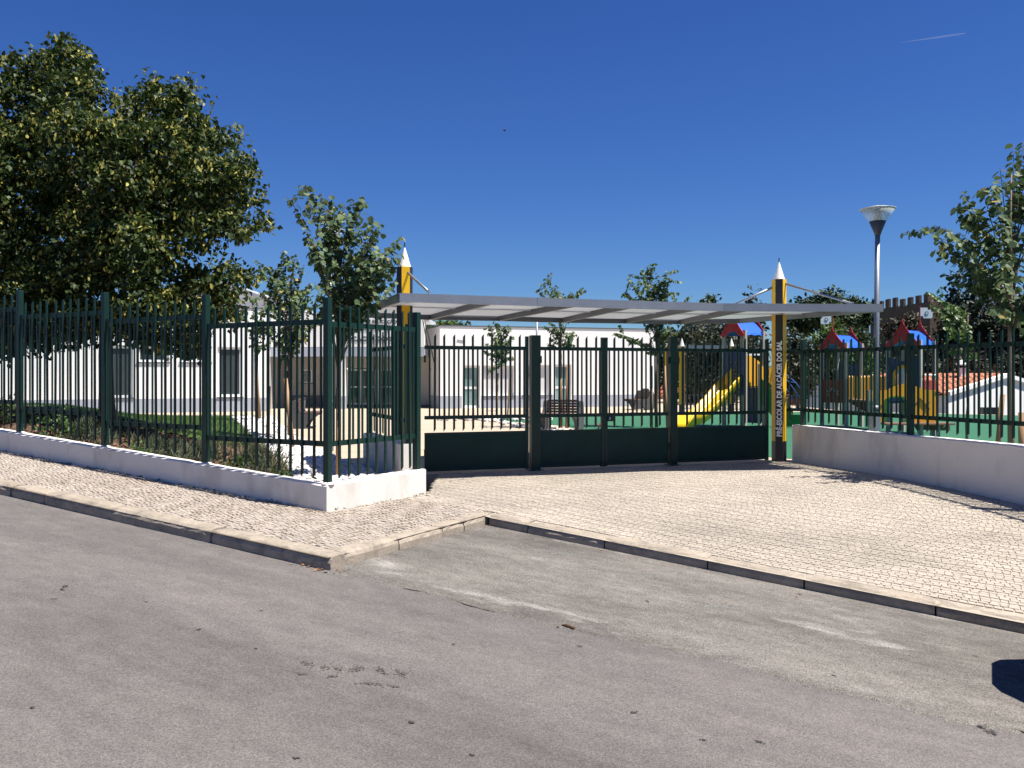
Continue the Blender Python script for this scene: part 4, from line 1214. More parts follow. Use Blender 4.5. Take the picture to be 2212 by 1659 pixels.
# corner tree (in the stones behind the corner fence)
Y1 = 13.0
c1 = (gx(729, Y1), Y1, z_gard(gx(729, Y1), Y1) - 0.04)
tips = px_tips([(620,423),(657,408),(674,407),(697,418),(714,417),(780,421),(737,442),(786,434),(826,480),(808,503),(855,516),(864,524),(659,512),(668,533),(817,513),(862,563),(852,583),
   (830,611),(812,640),(815,657),(776,667),(740,649),(686,541),(705,470),(750,500),(760,545),(790,560),(745,590),(700,600),(770,610),(800,590),(720,640),(820,560),(690,640),(760,650),
   (835,545),(780,640),(730,560),(800,620),(755,470),(845,560),(808,545),(785,590),(680,610),(820,600),(700,655),(735,665),(755,630),(800,655),(838,600),(848,620),(770,575),(815,575),(790,610),(715,600),(690,560),(830,570),(765,655),(785,670),(725,620),(745,560),(700,500),(720,470),(780,490),(805,480)], Y1, 0.8)
young('young round leaved tree in the white stones right behind the corner fence post', c1, 1.7, tips, 0.082, lf_jud, 0.032, twigs=4, start=0.45, spread=0.7, dens=0.62)
stake('wooden stake beside the trunk of the corner tree', (c1[0]+.03, Y1 - .12, c1[2]), (c1[0] + .03, Y1 - .1, 1.45))
# tree with two stakes in the stones
Y2 = 21.5
c2 = (gx(624, Y2), Y2, z_gard(gx(624, Y2), Y2))
tips = px_tips([(552,560),(575,575),(600,590),(640,560),(655,575),(610,545),(575,600),(560,630),(600,640),(640,620),(670,610),(690,640),(560,690),(585,700),(670,690),(690,690),(640,680),(610,690),
    (655,720),(600,735),(625,610),(580,650),(660,650),(630,740),(612,760)], Y2, 1.0)
young('young tree between two wooden stakes in the white stone strip', c2, 1.75, tips, 0.085, lf_jud, 0.04, twigs=5, start=0.3, spread=0.9, dens=0.9)
stake('wooden stake left of the young tree in the stone strip', (gx(586, Y2), Y2 - .3, 0.05), (gx(587, Y2), Y2 - .25, 1.35), 0.05)
stake('leaning wooden stake on the bench side of the young tree', (gx(632, 18.5), 18.5, 0.1), (gx(617, 18.7), 18.7, 1.55), 0.05)
Y3 = 30.0
tips = px_tips([(548,640),(575,650),(560,690),(590,700),(540,710),(585,735),(555,745),(570,670)], Y3, 0.7)
young('thin far young tree in front of the white wing, leaning on its stake', (gx(556, Y3), Y3, 0.1), 2.3, tips, 0.11, lf_jud, 0.04, twigs=4, start=0.3, spread=0.9)
stake('pale slanting stake in front of the white school wing', (gx(562, Y3-.4), Y3 - .4, 0.05), (gx(552, Y3-.2), Y3 - .2, 2.2), 0.045)
# courtyard trees
Y4 = 31.0
tips = px_tips([(1058,706),(1075,700),(1095,702),(1107,725),(1050,740),(1048,760),(1080,720),(1100,750),(1105,770),(1060,775),(1085,785),(1072,745),(1092,735),(1065,730),(1055,800)], Y4, 0.6)
young('small sparse tree between two crossed stakes in front of the shuttered windows', (gx(1083, Y4), Y4, 0), 2.0, tips, 0.10, lf_jud, 0.035, twigs=5, start=0.2, spread=0.9)
stake('left stake of the small tree before the shuttered windows', (gx(1074, Y4), Y4 - .3, 0), (gx(1076, Y4), Y4 - .3, 1.68), 0.03)
stake('right stake of the small tree before the shuttered windows', (gx(1096, Y4), Y4 - .3, 0), (gx(1102, Y4), Y4 - .3, 1.62), 0.03)
Y5 = 26.3
tips = px_tips([(1170,612),(1185,605),(1200,615),(1165,630),(1210,628),(1235,630),(1245,636),(1220,640),(1190,650),(1178,705),(1195,700),(1240,715),(1245,722),(1230,735),(1190,730),(1225,750),(1215,700),(1235,742),(1205,720),(1182,742)], Y5, 0.7)
young('young tree behind the bench, its crown split by the canopy', (gx(1212, Y5), Y5, 0), 2.35, tips, 0.085, lf_jud, 0.04, twigs=3, start=0.42, spread=0.7)
stake('left stake of the young tree behind the bench', (gx(1208, Y5), Y5 - .35, 0), (gx(1210, Y5), Y5 - .35, 2.0), 0.04)
stake('right stake of the young tree behind the bench', (gx(1222, Y5), Y5 - .35, 0), (gx(1224, Y5), Y5 - .35, 1.9), 0.04)
Y6 = 26.6
tips = px_tips([(1357,597),(1385,580),(1402,572),(1420,590),(1440,585),(1448,600),(1350,630),(1375,625),(1395,610),(1425,625),(1440,640),(1460,645),(1480,650),(1360,645),(1330,720),(1345,725),(1365,735),
    (1395,740),(1450,705),(1430,720),(1455,730),(1400,760),(1440,750),(1465,715),(1410,690),(1425,660),(1400,640)], Y6, 0.8)
young('tallest of the courtyard trees, rising above the middle of the canopy', (gx(1418, Y6), Y6, 0), 2.2, tips, 0.095, lf_jud, 0.045, twigs=4, start=0.35, spread=0.75)
stake('left stake of the tallest courtyard tree', (gx(1404, Y6), Y6 - .35, 0), (gx(1404, Y6), Y6 - .3, 1.9), 0.04)
stake('right stake of the tallest courtyard tree', (gx(1437, Y6), Y6 - .35, 0), (gx(1432, Y6), Y6 - .3, 1.9), 0.04)
# tree at the right edge
Y7 = 13.6
tips = px_tips([(1992,489),(2017,486),(2040,492),(2032,540),(2036,590),(2055,585),(2079,412),(2064,447),(2120,408),(2142,392),(2160,362),(2190,312),(2212,304),(2154,440),(2183,436),(2083,482),(2212,385),
   (2265,380),(2300,450),(2285,520),(2330,600),(2255,640),(2100,560),(2130,600),(2160,560),(2190,640),(2205,560),(2052,560),(2146,665),(2100,520),(2120,470),(2180,500),(2150,620),(2200,690),(2310,520),(2245,300),(2290,330),(2075,530)], Y7, 0.85)
young('round leaved young tree at the right edge, reaching over the right fence', (gx(2185, Y7), Y7, 0.0), 2.3, tips, 0.105, lf_jud, 0.05, twigs=2, start=0.34, spread=0.7, bark=m_barkp, parts=300, dens=0.78)
stake('leaning stake left of the tree at the right edge', (gx(2150, 14), 14.0, 0), (gx(2166, 14), 14.0, 1.32), 0.045)
stake('thick stake right of the tree at the right edge', (gx(2208, 13.4), 13.4, 0), (gx(2206, 13.4), 13.4, 1.05), 0.05)
Y8 = 21.0
tips = px_tips([(2003,630),(2010,655),(2030,680),(2045,650),(2075,690),(2060,720),(2095,725),(2100,745),(2050,760),(2080,780),(2070,660),(2105,770),(2040,705),(2090,700)], Y8, 0.7)
young('thin light green young tree in front of the castle, left of the edge tree', (gx(2089, Y8), Y8, 0.0), 2.2, tips, 0.085, lf_light, 0.028, twigs=4, start=0.35, spread=0.8, bark=m_barkp)

# background trees, each with its own crown
def bgtree(label, px, top, bot, hw, Y, mat, kind='round', dens=9, name='tree', group='trees on the far hillside'):
    x = gx(px, Y); zt = gz(top, Y); zb = gz(bot, Y); w = hw*Y/F; g = hill(x, Y)
    t = thing(name, label, 'tree', (x, Y, g), group)
    lob = []; zc = (zt+zb)/2; h = (zt-zb)/2
    if kind == 'cone':
        for k in range(14):
            f = k/13; r = w*(1.05 - f)*R.uniform(.8, 1.1) + 0.12
            lob.append(((x + R.uniform(-.15, .15)*w, Y + R.uniform(-.3, .3)*w, zb + (zt-zb)*f*0.97), (r, r, (zt-zb)/13*1.1)))
    elif kind == 'umbrella':
        for k in range(26):
            a = R.uniform(0, 6.28); q = math.sqrt(R.random()); z = zc + h*(0.75*(1-q*q) - 0.35 + R.uniform(-.35, .2)); r = w*R.uniform(.20, .32)
            lob.append(((x + q*w*.85*math.cos(a), Y + q*w*.8*math.sin(a), z), (r, r, r*0.62)))
    else:
        for k in range(24):
            d = Vector((R.gauss(0, 1), R.gauss(0, 1), R.gauss(0, 1))).normalized()*(R.random()**0.4)
            r = w*R.uniform(.24, .40)
            lob.append(((x + d.x*w*.74, Y + d.y*w*.74, zc + d.z*h*.76), (r, r, r*min(1, h/w)*R.uniform(.8, 1.05))))
    ls = Y*0.0042
    P, T_, N_, Sz = crown_from_lobes(lob, dens*(50/Y)**1.6*14, (ls*0.8, ls*1.6), 0.2, 6, ls*1.0, 0.25)
    tag(leaves('crown', P, T_, N_, Sz, mat, t, 'oval' if mat is not lf_dark else 'oval', 0.2), kind='stuff')
    m = MB(); limbs(m, (x, Y, g), (x, Y, zc + h*.3), max(0.12, w*0.06), [l[0] for l in lob[:7]], 6)
    m.build('trunk', m_bark, t, True)
bgtree('yellow green tree top showing above the left end of the middle building', 948, 690, 760, 60, 64, lf_light, dens=7)
bgtree('dark tree top beside the yellow green one above the middle building', 1000, 698, 770, 28, 70, lf_pine, dens=7)
bgtree('dark tall tree behind the right end of the middle building', 1455, 662, 850, 62, 58, lf_dark)
bgtree('grey green olive tree behind the slide tower', 1545, 668, 905, 66, 47, lf_olive, dens=10)
bgtree('dark tree filling the gap behind the yellow slide', 1500, 672, 905, 50, 50, lf_dark)
bgtree('dark tree between the two olive trees behind the slide tower', 1590, 672, 900, 58, 56, lf_dark)
bgtree('small pale far conifer just above the canopy', 1532, 640, 690, 24, 120, lf_pine, 'cone')
bgtree('dark cypress tip between the canopy and the right pencil post', 1626, 632, 720, 15, 110, lf_cyp, 'cone')
bgtree('grey green olive tree left of the lettered pencil post', 1630, 700, 900, 52, 50, lf_olive, dens=10)
bgtree('pale grey olive tree right of the lettered pencil post', 1722, 688, 900, 48, 41, lf_olive, dens=10)
bgtree('wide dark umbrella pine above the right end of the canopy', 1797, 612, 742, 92, 78, lf_pine, 'umbrella', dens=12)
bgtree('light green bushy tree under the umbrella pine', 1788, 690, 800, 44, 56, lf_light, dens=7)
bgtree('mid green tree left of the lamp pole', 1850, 700, 860, 46, 60, lf_pine)
bgtree('brownish scrubby tree in front of the castle wall', 1945, 664, 800, 44, 72, lf_brown, dens=7)
bgtree('dark pine right of the castle tower', 2052, 628, 860, 40, 66, lf_dark)
bgtree('pointed dark cypress right of the castle', 2097, 570, 800, 26, 74, lf_cyp, 'cone', 12)
bgtree('slim dark cypress next to the pointed one', 2060, 600, 800, 20, 72, lf_cyp, 'cone', 12)
bgtree('broad dark pine behind the tree at the right edge', 2143, 618, 860, 60, 64, lf_dark)
bgtree('dark pine cut off by the right edge of the picture', 2215, 612, 880, 64, 60, lf_dark)
bgtree('low dark tree below the castle wall', 1900, 742, 880, 58, 62, lf_dark)
bgtree('low dark tree under the castle tower', 1990, 740, 880, 56, 60, lf_dark)
bgtree('low brown green scrub above the tiled house', 2095, 745, 870, 55, 57, lf_brown, dens=7)
bgtree('low dark tree behind the middle playground tower', 1780, 770, 890, 56, 58, lf_dark)
bgtree('light green shrub behind the yellow picket bridge', 1862, 735, 840, 32, 44, lf_shrub, dens=7)
bgtree('low scrubby tree above the tiled roof at the right edge', 2190, 760, 860, 44, 58, lf_olive, dens=7)
# ------------------------------------------------------------------ benches, bins
def bench(label, c, ang, L=1.25):
    """cast side panels with a curved back, five back slats, three seat slats. ang: direction the sitter faces"""
    t = thing('bench', label, 'bench', (c[0], c[1], 0), 'courtyard benches')
    f = Vector((math.cos(ang), math.sin(ang), 0)); s = Vector((-f.y, f.x, 0)); o = Vector((c[0], c[1], 0))
    prof = [(-0.30, 0), (0.14, 0), (0.17, 0.10), (0.25, 0.24), (0.42, 0.36), (0.52, 0.40), (0.52, 0.45), (0.30, 0.47), (0.10, 0.44), (0.0, 0.50), (-0.08, 0.66), (-0.12, 0.84), (-0.20, 0.86),
            (-0.30, 0.82), (-0.36, 0.62), (-0.38, 0.36), (-0.36, 0.14)]
    for q in (-L/2, L/2 - 0.12):
        m = MB(); m.prism([o + f*a + s*q + Vector((0, 0, z)) for a, z in prof], s*0.12); m.build('side_panel', m_conc, t)
    for (a, z, b, w) in [(-0.06, .52, -0.075, .0), (-0.085, .60, -0.1, 0), (-.11, .68, -.12, 0), (-.125, .76, -.135, 0), (-.145, .84, -.15, 0)]:
        p = o + f*(a - 0.01) + Vector((0, 0, z + 0.01)); MB().beam(p - s*(L/2 - .125), p + s*(L/2 - .125), 0.03, 0.068).build('back_slat', m_slat, t)
    for a in (0.10, 0.23, 0.36, 0.47):
        p = o + f*a + Vector((0, 0, 0.475)); MB().beam(p - s*(L/2 - .005), p + s*(L/2 - .005), 0.115, 0.03).build('seat_slat', m_slat, t)
    return t
bench('dark bench seen from the side, in front of the entrance', (gx(655, 26.6), 26.6), 0.12, 1.3)
bench('brown slatted bench facing the street behind the double gate', (gx(1212, 25.6), 25.6), math.radians(-112), 1.2)
bench('far dark bench in front of the right end of the middle building', (gx(1384, 40), 40), math.radians(200), 1.3)
def bin_(label, px, Y, h):
    x = gx(px, Y); t = thing('litter_bin', label, 'litter bin', (x, Y, 0))
    m = MB(); m.lathe((x, Y, 0), [(0.17, 0), (0.17, 0.04), (0.21, 0.05), (0.24, h*0.8), (0.24, h*0.86)], 4, 0.7); m.build('body', m_conc, t)
    MB().lathe((x, Y, h*0.87), [(0.26, 0), (0.26, 0.03), (0.2, h*0.12)], 4, 0.7).build('lid', m_black, t)
bin_('dark litter bin by the young trees in front of the entrance', 648, 33, 0.78)
bin_('dark litter bin against the right end of the middle building', 1394, 42.2, 0.95)
t = thing('shoe', 'pair of small brown humped things lying on the green ground behind the double gate', 'shoe', (gx(1298, 26), 26, 0))
for k in (-1, 1):
    m = MB(); x = gx(1298, 26) + k*0.055
    m.tube([(x - .03, 25.85, .03), (x - .03, 25.95, .10), (x, 26.05, .13), (x + .03, 26.1, .06)], [.03, .045, .045, .02], 8); m.build('hump', m_slat, t, True)

# ------------------------------------------------------------------ playground
def ptower(parent, cx, cy, a, half, z_eave, z_apex, z_deck, roof=True, wide=0.46, zpost=None, zr=None, flag=0):
    ex = Vector((math.cos(a), -math.sin(a), 0)); ey = Vector((math.sin(a), math.cos(a), 0)); o = Vector((cx, cy, 0))
    Lp = lambda x, y, z: o + ex*x + ey*y + Vector((0, 0, z))
    h = half
    for sx, sy in ((-1, -1), (1, -1), (-1, 1), (1, 1)):
        MB().box(tuple(Lp(sx*h, sy*h, (z_eave+.08)/2)), (0.095, 0.095, z_eave+.08), -a).build('post', m_post, parent)
    if z_deck: MB().box(tuple(Lp(0, 0, z_deck)), (2*h+.08, 2*h+.08, .05), -a).build('deck', m_deckb, parent)
    zr = zr or (z_eave + (z_apex-z_eave)*0.52)
    w = wide
    for sy in (-1, 1):
        y = sy*(h + .09)
        pl_ = []
        for i in range(9):      # concave left edge up
            q = i/8; pl_.append((-w*(1-q)**1.25 - 0.02*(1-q), z_eave - .05 + (z_apex - z_eave)*q))
        rt_ = [(-x, z) for x, z in pl_[::-1]]
        bt = [(w*0.86, z_eave - .13), (w*.5, z_eave - .06), (w*.25, z_eave + .03), (0, z_eave + .06), (-w*.25, z_eave + .03), (-w*.5, z_eave - .06), (-w*.86, z_eave - .13)]
        poly = pl_[:-1] + [(0, z_apex)] + rt_[1:] + bt
        m = MB(); m.prism([Lp(x, y, z) for x, z in poly], ey*0.025*sy); g = m.build('gable', m_red, parent)
        for hx, hz in ((-.4, .02), (.4, .02), (-.28, .2), (.28, .2), (-.12, .42), (.12, .42)):
            c = Lp(hx*w/.62*.9, y + sy*.027, z_eave + hz*(z_apex-z_eave)/0.62 * .62/.62)
            q = MB(); q.tube([c - ey*.004, c + ey*.004], .022, 8); q.build('hole', m_black, g)
    for sx in (-1, 1):
        V = []; n = 10; scal = 10
        for i in range(n+1):
            q = i/n; x = sx*(w*0.95*(1-q)**0.85); z = z_eave - .04 + (zr - z_eave + .04)*q**1.0
            V.append((x, z))
        m = MB(); vs = []; fs = []
        for (x, z) in V:
            for k in range(scal+1):
                y = -h - .06 + (2*h + .12)*k/scal
                zz = z - (0.035*abs(math.sin(k/scal*math.pi*3)) if (x, z) == V[0] else 0)
                vs.append(Lp(x, y, zz))
        for i in range(n):
            for k in range(scal): fs.append((i*(scal+1)+k, i*(scal+1)+k+1, (i+1)*(scal+1)+k+1, (i+1)*(scal+1)+k))
        m.add(vs, fs); o2 = m.build('roof_sheet', m_blue, parent, fix=False)
        md = o2.modifiers.new('t', 'SOLIDIFY'); md.thickness = 0.02
    if flag:
        sy = flag; y = sy*(h + .09)
        MB().tube([Lp(0, y, z_apex - .1), Lp(0, y, z_apex + .42)], .014, 6).build('flag_pole', m_red, parent)
        s = -1 if sy < 0 else 1
        pts = [(0.02, .12), (0.10, .12), (0.10, .06), (0.34, .06), (0.36, .10), (0.36, .22), (.32, .24), (.32, .30), (.22, .30), (.22, .36), (.02, .36)]
        m = MB(); m.prism([Lp(0, y, z_apex) + Vector((s*px, 0, pz)) for px, pz in pts], (0, .015, 0)); fl_ = m.build('pennant', m_flag, parent)
        c = Lp(0, y, z_apex) + Vector((s*.19, -.003, .20))
        for r, mm in ((.055, m_dull_shade), (.03, m_flag)):
            MB().tube([c, c - Vector((0, .006 + .002*(r < .04), 0))], r, 12).build('round_badge', mm, fl_)
    return Lp
def pickets(parent, p0, p1, z0, z1, n, w=0.085, mat=None, gap=None):
    p0 = Vector(p0); p1 = Vector(p1); d = (p1-p0); L = d.length; d.normalize(); nn = Vector((-d.y, d.x, 0))
    for i in range(n):
        c = p0 + d*(L*(i+.5)/n); b = w/2
        m = MB(); m.prism([c - d*b + Vector((0, 0, z0)), c + d*b + Vector((0, 0, z0)), c + d*b + Vector((0, 0, z1-.05)), c + d*b*.4 + Vector((0, 0, z1)), c - d*b*.4 + Vector((0, 0, z1)), c - d*b + Vector((0, 0, z1-.05))], nn*.022)
        m.build('picket_board', mat or m_amber, parent)
def board(parent, Lf, poly, off, nm, mat):
    m = MB(); m.prism([Lf(*p) for p in poly], off); return m.build(nm, mat, parent)
def carving(parent, c, r, u, nrm, s=1.0):
    """cut-out cross pattern: four thin strokes let into the board"""
    c = Vector(c); r = Vector(r)
    for (a, b), (d, e) in ((( -.20, -.12), (-.06, .03)), ((-.20, .03), (-.10, -.12)), ((-.10, -.02), (.0, .11)), ((.0, .11), (.10, -.02)), ((.06, .03), (.20, -.12)), ((.20, .03), (.10, -.12))):
        MB().beam(c + r*a*s + Vector((0, 0, b*s)), c + r*d*s + Vector((0, 0, e*s)), 0.014, 0.022, nrm).build('carving', u, parent)

# tower with the slide
a1 = math.radians(56)
t1 = thing('play_tower', 'playground tower with a yellow slide under a red and blue roof', 'play tower', (7.27, 27, 0))
Lp = ptower(t1, 7.27, 27.0, a1, 0.42, 2.92, 3.62, 1.25)
y = -0.47
blue = [(-.42, y, 1.0), (-.20, y, 1.0), (-.20, y, 1.70), (-.10, y, 1.86), (.10, y, 1.86), (.20, y, 1.70), (.20, y, 1.0), (.42, y, 1.0), (.42, y, 2.45), (.30, y, 2.47), (.16, y, 2.40), (.05, y, 2.33), (-.05, y, 2.33), (-.16, y, 2.40), (-.30, y, 2.47), (-.42, y, 2.45)]
eyv = Vector((math.sin(a1), math.cos(a1), 0)); exv = Vector((math.cos(a1), -math.sin(a1), 0))
bo = board(t1, Lp, blue, eyv*.03, 'entry_panel', m_navy)
carving(bo, Lp(0, y - .012, 2.06), exv, m_dull_shade, eyv, 0.7)
board(t1, Lp, [(-.42, .42, 0.1), (.42, .42, .1), (.42, .42, 1.2), (-.42, .42, 1.2)], eyv*.03, 'under_panel', m_navy)
# slide: a trough swept down from the deck
top = Lp(0, -.44, 1.30); end = Vector((gx(1469, 25.0), 25.0, 0.16))
hd = Vector((end.x - top.x, end.y - top.y, 0)); Ls = hd.length; hd.normalize(); sd = Vector((-hd.y, hd.x, 0))
prof = [(0, 1.30), (.12, 1.29), (.30, 1.16), (.55, .92), (.85, .64), (1.15, .40), (1.38, .27), (1.60, .22), (1.80, .22), (1.92, .19), (1.97, .12)]
k = Ls/1.97
vs = []; fs = []
cs = [(-.34, .24), (-.33, .28), (-.28, .27), (-.24, .04), (-.15, 0), (.15, 0), (.24, .04), (.28, .27), (.33, .28), (.34, .24), (.28, -.05), (-.28, -.05)]
for (d, z) in prof:
    wall_ = 1.0 if d < 1.9 else 0.5
    for (a, b) in cs: vs.append(Vector((top.x, top.y, 0)) + hd*d*k + sd*a + Vector((0, 0, z + b*wall_)))
nc = len(cs)
for i in range(len(prof)-1):
    for j in range(nc): fs.append((i*nc+j, (i+1)*nc+j, (i+1)*nc+(j+1) % nc, i*nc+(j+1) % nc))
fs += [tuple(range(nc)), tuple((len(prof)-1)*nc + j for j in range(nc-1, -1, -1))]
m = MB(); m.add(vs, fs); m.build('slide', m_slide, t1, True)
c = Vector((top.x, top.y, 0)) + hd*1.7*k; MB().box((c.x, c.y, .10), (.35, .12, .2), math.atan2(hd.y, hd.x)).build('slide_foot', m_slide, t1)
for q in (-.24, .24):
    m = MB(); m.prism([top + sd*q + Vector((0, 0, -.05)), top + sd*q + hd*.28 + Vector((0, 0, -.12)), top + sd*q + hd*.22 + Vector((0, 0, .22)), top + sd*q + hd*.05 + Vector((0, 0, .40)), top + sd*q + Vector((0, 0, .40))], sd*.03); m.build('slide_cheek', m_slide, t1)
# right side: amber boards, ramp with green sides and red steps, blue rope
x = .44
board(t1, Lp, [(x, -.38, 1.28), (x, .38, 1.28), (x, .38, 1.85), (x, .15, 2.05), (x, -.2, 2.22), (x, -.38, 2.22)], exv*.03, 'side_board', m_amber)
pk0 = Lp(.3, .35, 0); pk1 = Lp(.55, .85, 0)
pickets(t1, (*pk0.xy, 0), (*pk1.xy, 0), 1.25, 1.85, 5)
MB().box((*((pk0+pk1)/2).xy, 1.2), (.6, .5, .05), .1).build('side_deck', m_deckb, t1)
MB().box((*Lp(.72, -.1, 0).xy, .98), (.09, .09, 1.96), -a1).build('post', m_post, t1)
for q in (0, 1):
    b0 = Lp(.62 - .2*q, -.05 + .42*q, 0)
    m = MB(); m.prism([b0 + Vector((0.0, 0, 1.55)), b0 + Vector((.10, -.05, 1.50)), b0 + Vector((.85, -.35, .55)), b0 + Vector((.85, -.35, .05)), b0 + Vector((.62, -.25, .05)), b0 + Vector((.0, 0, .85))], (0.012, .03, 0)); m.build('stair_side', m_lime, t1)
for k2 in range(5):
    p = Lp(.55, .15, 0) + Vector((.10 + .13*k2, -.04 - .055*k2, 1.0 - .19*k2))
    MB().beam(p - exv*.22 + eyv*.1, p + exv*.22 + eyv*.35, .12, .04).build('step', m_deckb, t1)
MB().box(tuple(Lp(.6, .75, 0.98)), (.5, .03, .14), .1).build('riser_board', m_red, t1)
rp_ = Lp(.5, .75, 1.80)
for q in range(3):
    MB().tube([rp_ + Vector((.12*q, 0, 0)), rp_ + Vector((.25 + .2*q, -.2, -.4)), rp_ + Vector((.55 + .25*q, -.35, -.95))], .014, 6).build('rope', m_rope, t1, True)
MB().tube([rp_ + Vector((.0, -.05, -.3)), rp_ + Vector((.65, -.25, -.42))], .012, 6).build('rope', m_rope, t1)
board(t1, lambda *p: Vector(p), [(8.25, 26.2, .05), (8.75, 26.0, .05), (8.75, 26.0, .42), (8.25, 26.2, .42)], (0.01, .05, 0), 'low_panel', m_lime)

# the two towers joined by a picket bridge
a2 = math.radians(53)
t2 = thing('play_castle', 'playground castle of two red and blue roofed towers joined by a yellow picket bridge', 'play castle', (11.0, 25.5, 0))
Lq = ptower(t2, 10.35, 27.0, a2, 0.42, 2.53, 3.14, 0.88, flag=-1)
Lr = ptower(t2, 11.14, 24.0, a2 - .06, 0.44, 2.50, 3.17, 0.88, flag=1)
ex2 = Vector((math.cos(a2), -math.sin(a2), 0)); ey2 = Vector((math.sin(a2), math.cos(a2), 0))
rb = board(t2, Lq, [(-.42, -.47, .76), (.42, -.47, .76), (.42, -.47, 1.50), (.25, -.47, 1.47), (-.25, -.47, 1.47), (-.42, -.47, 1.50)], ey2*.03, 'red_panel', m_redd)
carving(rb, Lq(0, -.49, 1.12), ex2, m_flag, ey2, 1.0)
board(t2, Lq, [(-.42, .45, .9), (.42, .45, .9), (.42, .45, 2.02), (.2, .45, 2.0), (0, .45, 1.92), (-.2, .45, 2.02), (-.42, .45, 2.08)], ey2*.03, 'blue_panel', m_navy)
# navy panel with a round porthole on the near tower
pts = [(-.44, .86), (.44, .86), (.44, 2.12), (.25, 2.08), (0, 2.0), (-.25, 2.08), (-.44, 2.12)]
ring = [(.24*math.cos(2*math.pi*k/20 + math.pi/2), 1.5 + .24*1.35*math.sin(2*math.pi*k/20 + math.pi/2)) for k in range(20)]
y = -.49
# left and right halves leave the porthole open
lh = [(-.44, .86), (0, .86)] + [p for p in ring[10:11]] + ring[10:0:-1][0:0]
left = [(0, 2.0), (-.25, 2.08), (-.44, 2.12), (-.44, .86), (0, .86)] + [ring[k] for k in range(10, -1, -1)]
right = [(0, .86), (.44, .86), (.44, 2.12), (.25, 2.08), (0, 2.0)] + [ring[k % 20] for k in range(20, 9, -1)]
for h in (left, right): board(t2, Lr, [(x, y, z) for x, z in h], ey2*.03, 'porthole_panel', m_navy)
m = MB(); vs = []; fs = []
for k in range(24):
    t = 2*math.pi*k/24
    for r in (.235, .30):
        for d in (-.012, .03): vs.append(Lr(r*math.cos(t), y + d - .01, 1.5 + 1.35*r*math.sin(t)))
for k in range(24):
    q = (k+1) % 24
    for a, b in ((0, 1), (1, 3), (3, 2), (2, 0)): fs.append((k*4+a, k*4+b, q*4+b, q*4+a))
m.add(vs, fs); m.build('porthole_ring', m_amber, t2)
m = MB(); m.prism([Lr(.24*math.cos(2*math.pi*k/20), y + .005, 1.5 + .32*math.sin(2*math.pi*k/20)) for k in range(20)], ey2*.012); m.build('porthole_pane', m_lampg, t2)
# dark red panel on the right of the near tower
board(t2, Lr, [(.46, -.42, .86), (.46, .42, .86), (.46, .42, 1.48), (.46, -.42, 1.48)], ex2*.03, 'red_panel', m_redd)
MB().tube([Lr(.5, -.42, 1.62), Lr(.5, .42, 1.62)], .02, 8).build('hand_rail', m_frame, t2)
# bridge
b0 = Lq(.45, -.42, 0); b1 = Lr(-.45, -.42, 0)
b0c = Lq(.45, .42, 0); b1c = Lr(-.45, .35, 0)
m = MB(); m.prism([(*b0.xy, .82), (*b1.xy, .82), (*b1c.xy, .82), (*b0c.xy, .82)], (0, 0, .06)); m.build('bridge_deck', m_deckb, t2)
pickets(t2, b0, b1, .90, 1.60, 13, .10)
pickets(t2, b0c, b1c, .90, 1.60, 9, .10)
m = MB(); m.prism([(*b0.xy, .88), (*b0.xy, .82), (b0.x + 1.0, b0.y - .6, .10), (b0.x + 1.12, b0.y - .66, .2), (b0.x + .75, b0.y - .45, .84)], (-.02, -.04, 0)); m.build('ramp_side', m_redd, t2)
m = MB(); m.prism([(b0.x + .62, b0.y - .42, .86), (b0.x + .82, b0.y - .5, .86), (b0.x + .86, b0.y - .52, .2), (b0.x + .74, b0.y - .47, .2)], (-.02, -.05, 0)); m.build('orange_side', m_orange, t2)
# amber house front with a green arch
YF2 = 22.3
q = lambda cx, cyy: at((2560 + cx*.3183)*.6777, (980 + cyy*.3183)*.6777, YF2)
t3 = thing('play_house', 'amber play house front with a green arch and a low brown shelf, in the playground', 'play house', (10.2, 22.3, 0))
outl = [(690, 835), (830, 830), (905, 795), (950, 780), (990, 770), (1045, 758), (1085, 775), (1160, 800), (1250, 830), (1345, 825), (1345, 1150), (1036, 1150), (1036, 930), (1010, 895), (940, 885), (870, 895), (822, 915), (815, 1150), (765, 1150), (765, 1000), (690, 900)]
m = MB(); m.prism([q(*p) for p in outl], (0.01, .035, 0)); hp = m.build('front_panel', m_amber, t3)
arch = [(815, 1150), (822, 915), (870, 895), (940, 885), (1010, 895), (1036, 930), (1036, 1150)]; inn2 = [(832, 1150), (838, 930), (875, 912), (940, 903), (1000, 912), (1018, 940), (1018, 1150)]
for i in range(len(arch)-1):
    m = MB(); m.prism([q(*arch[i]), q(*arch[i+1]), q(*inn2[i+1]), q(*inn2[i])], (0, .05, 0))
    for j in range(len(m.v)): m.v[j] = (m.v[j][0], m.v[j][1] - .008, m.v[j][2])
    m.build('arch_trim', m_lime, t3)
cc = q(1170, 960); carving(hp, (cc.x, cc.y - .012, cc.z), (1, 0, 0), m_deckb, (0, 1, 0), 1.25)
for bx, by in ((783, 985), (1332, 848), (1240, 960)):
    c = q(bx, by); MB().tube([c - Vector((0, .012, 0)), c], .028, 10).build('bolt_cap', m_deckb, hp)
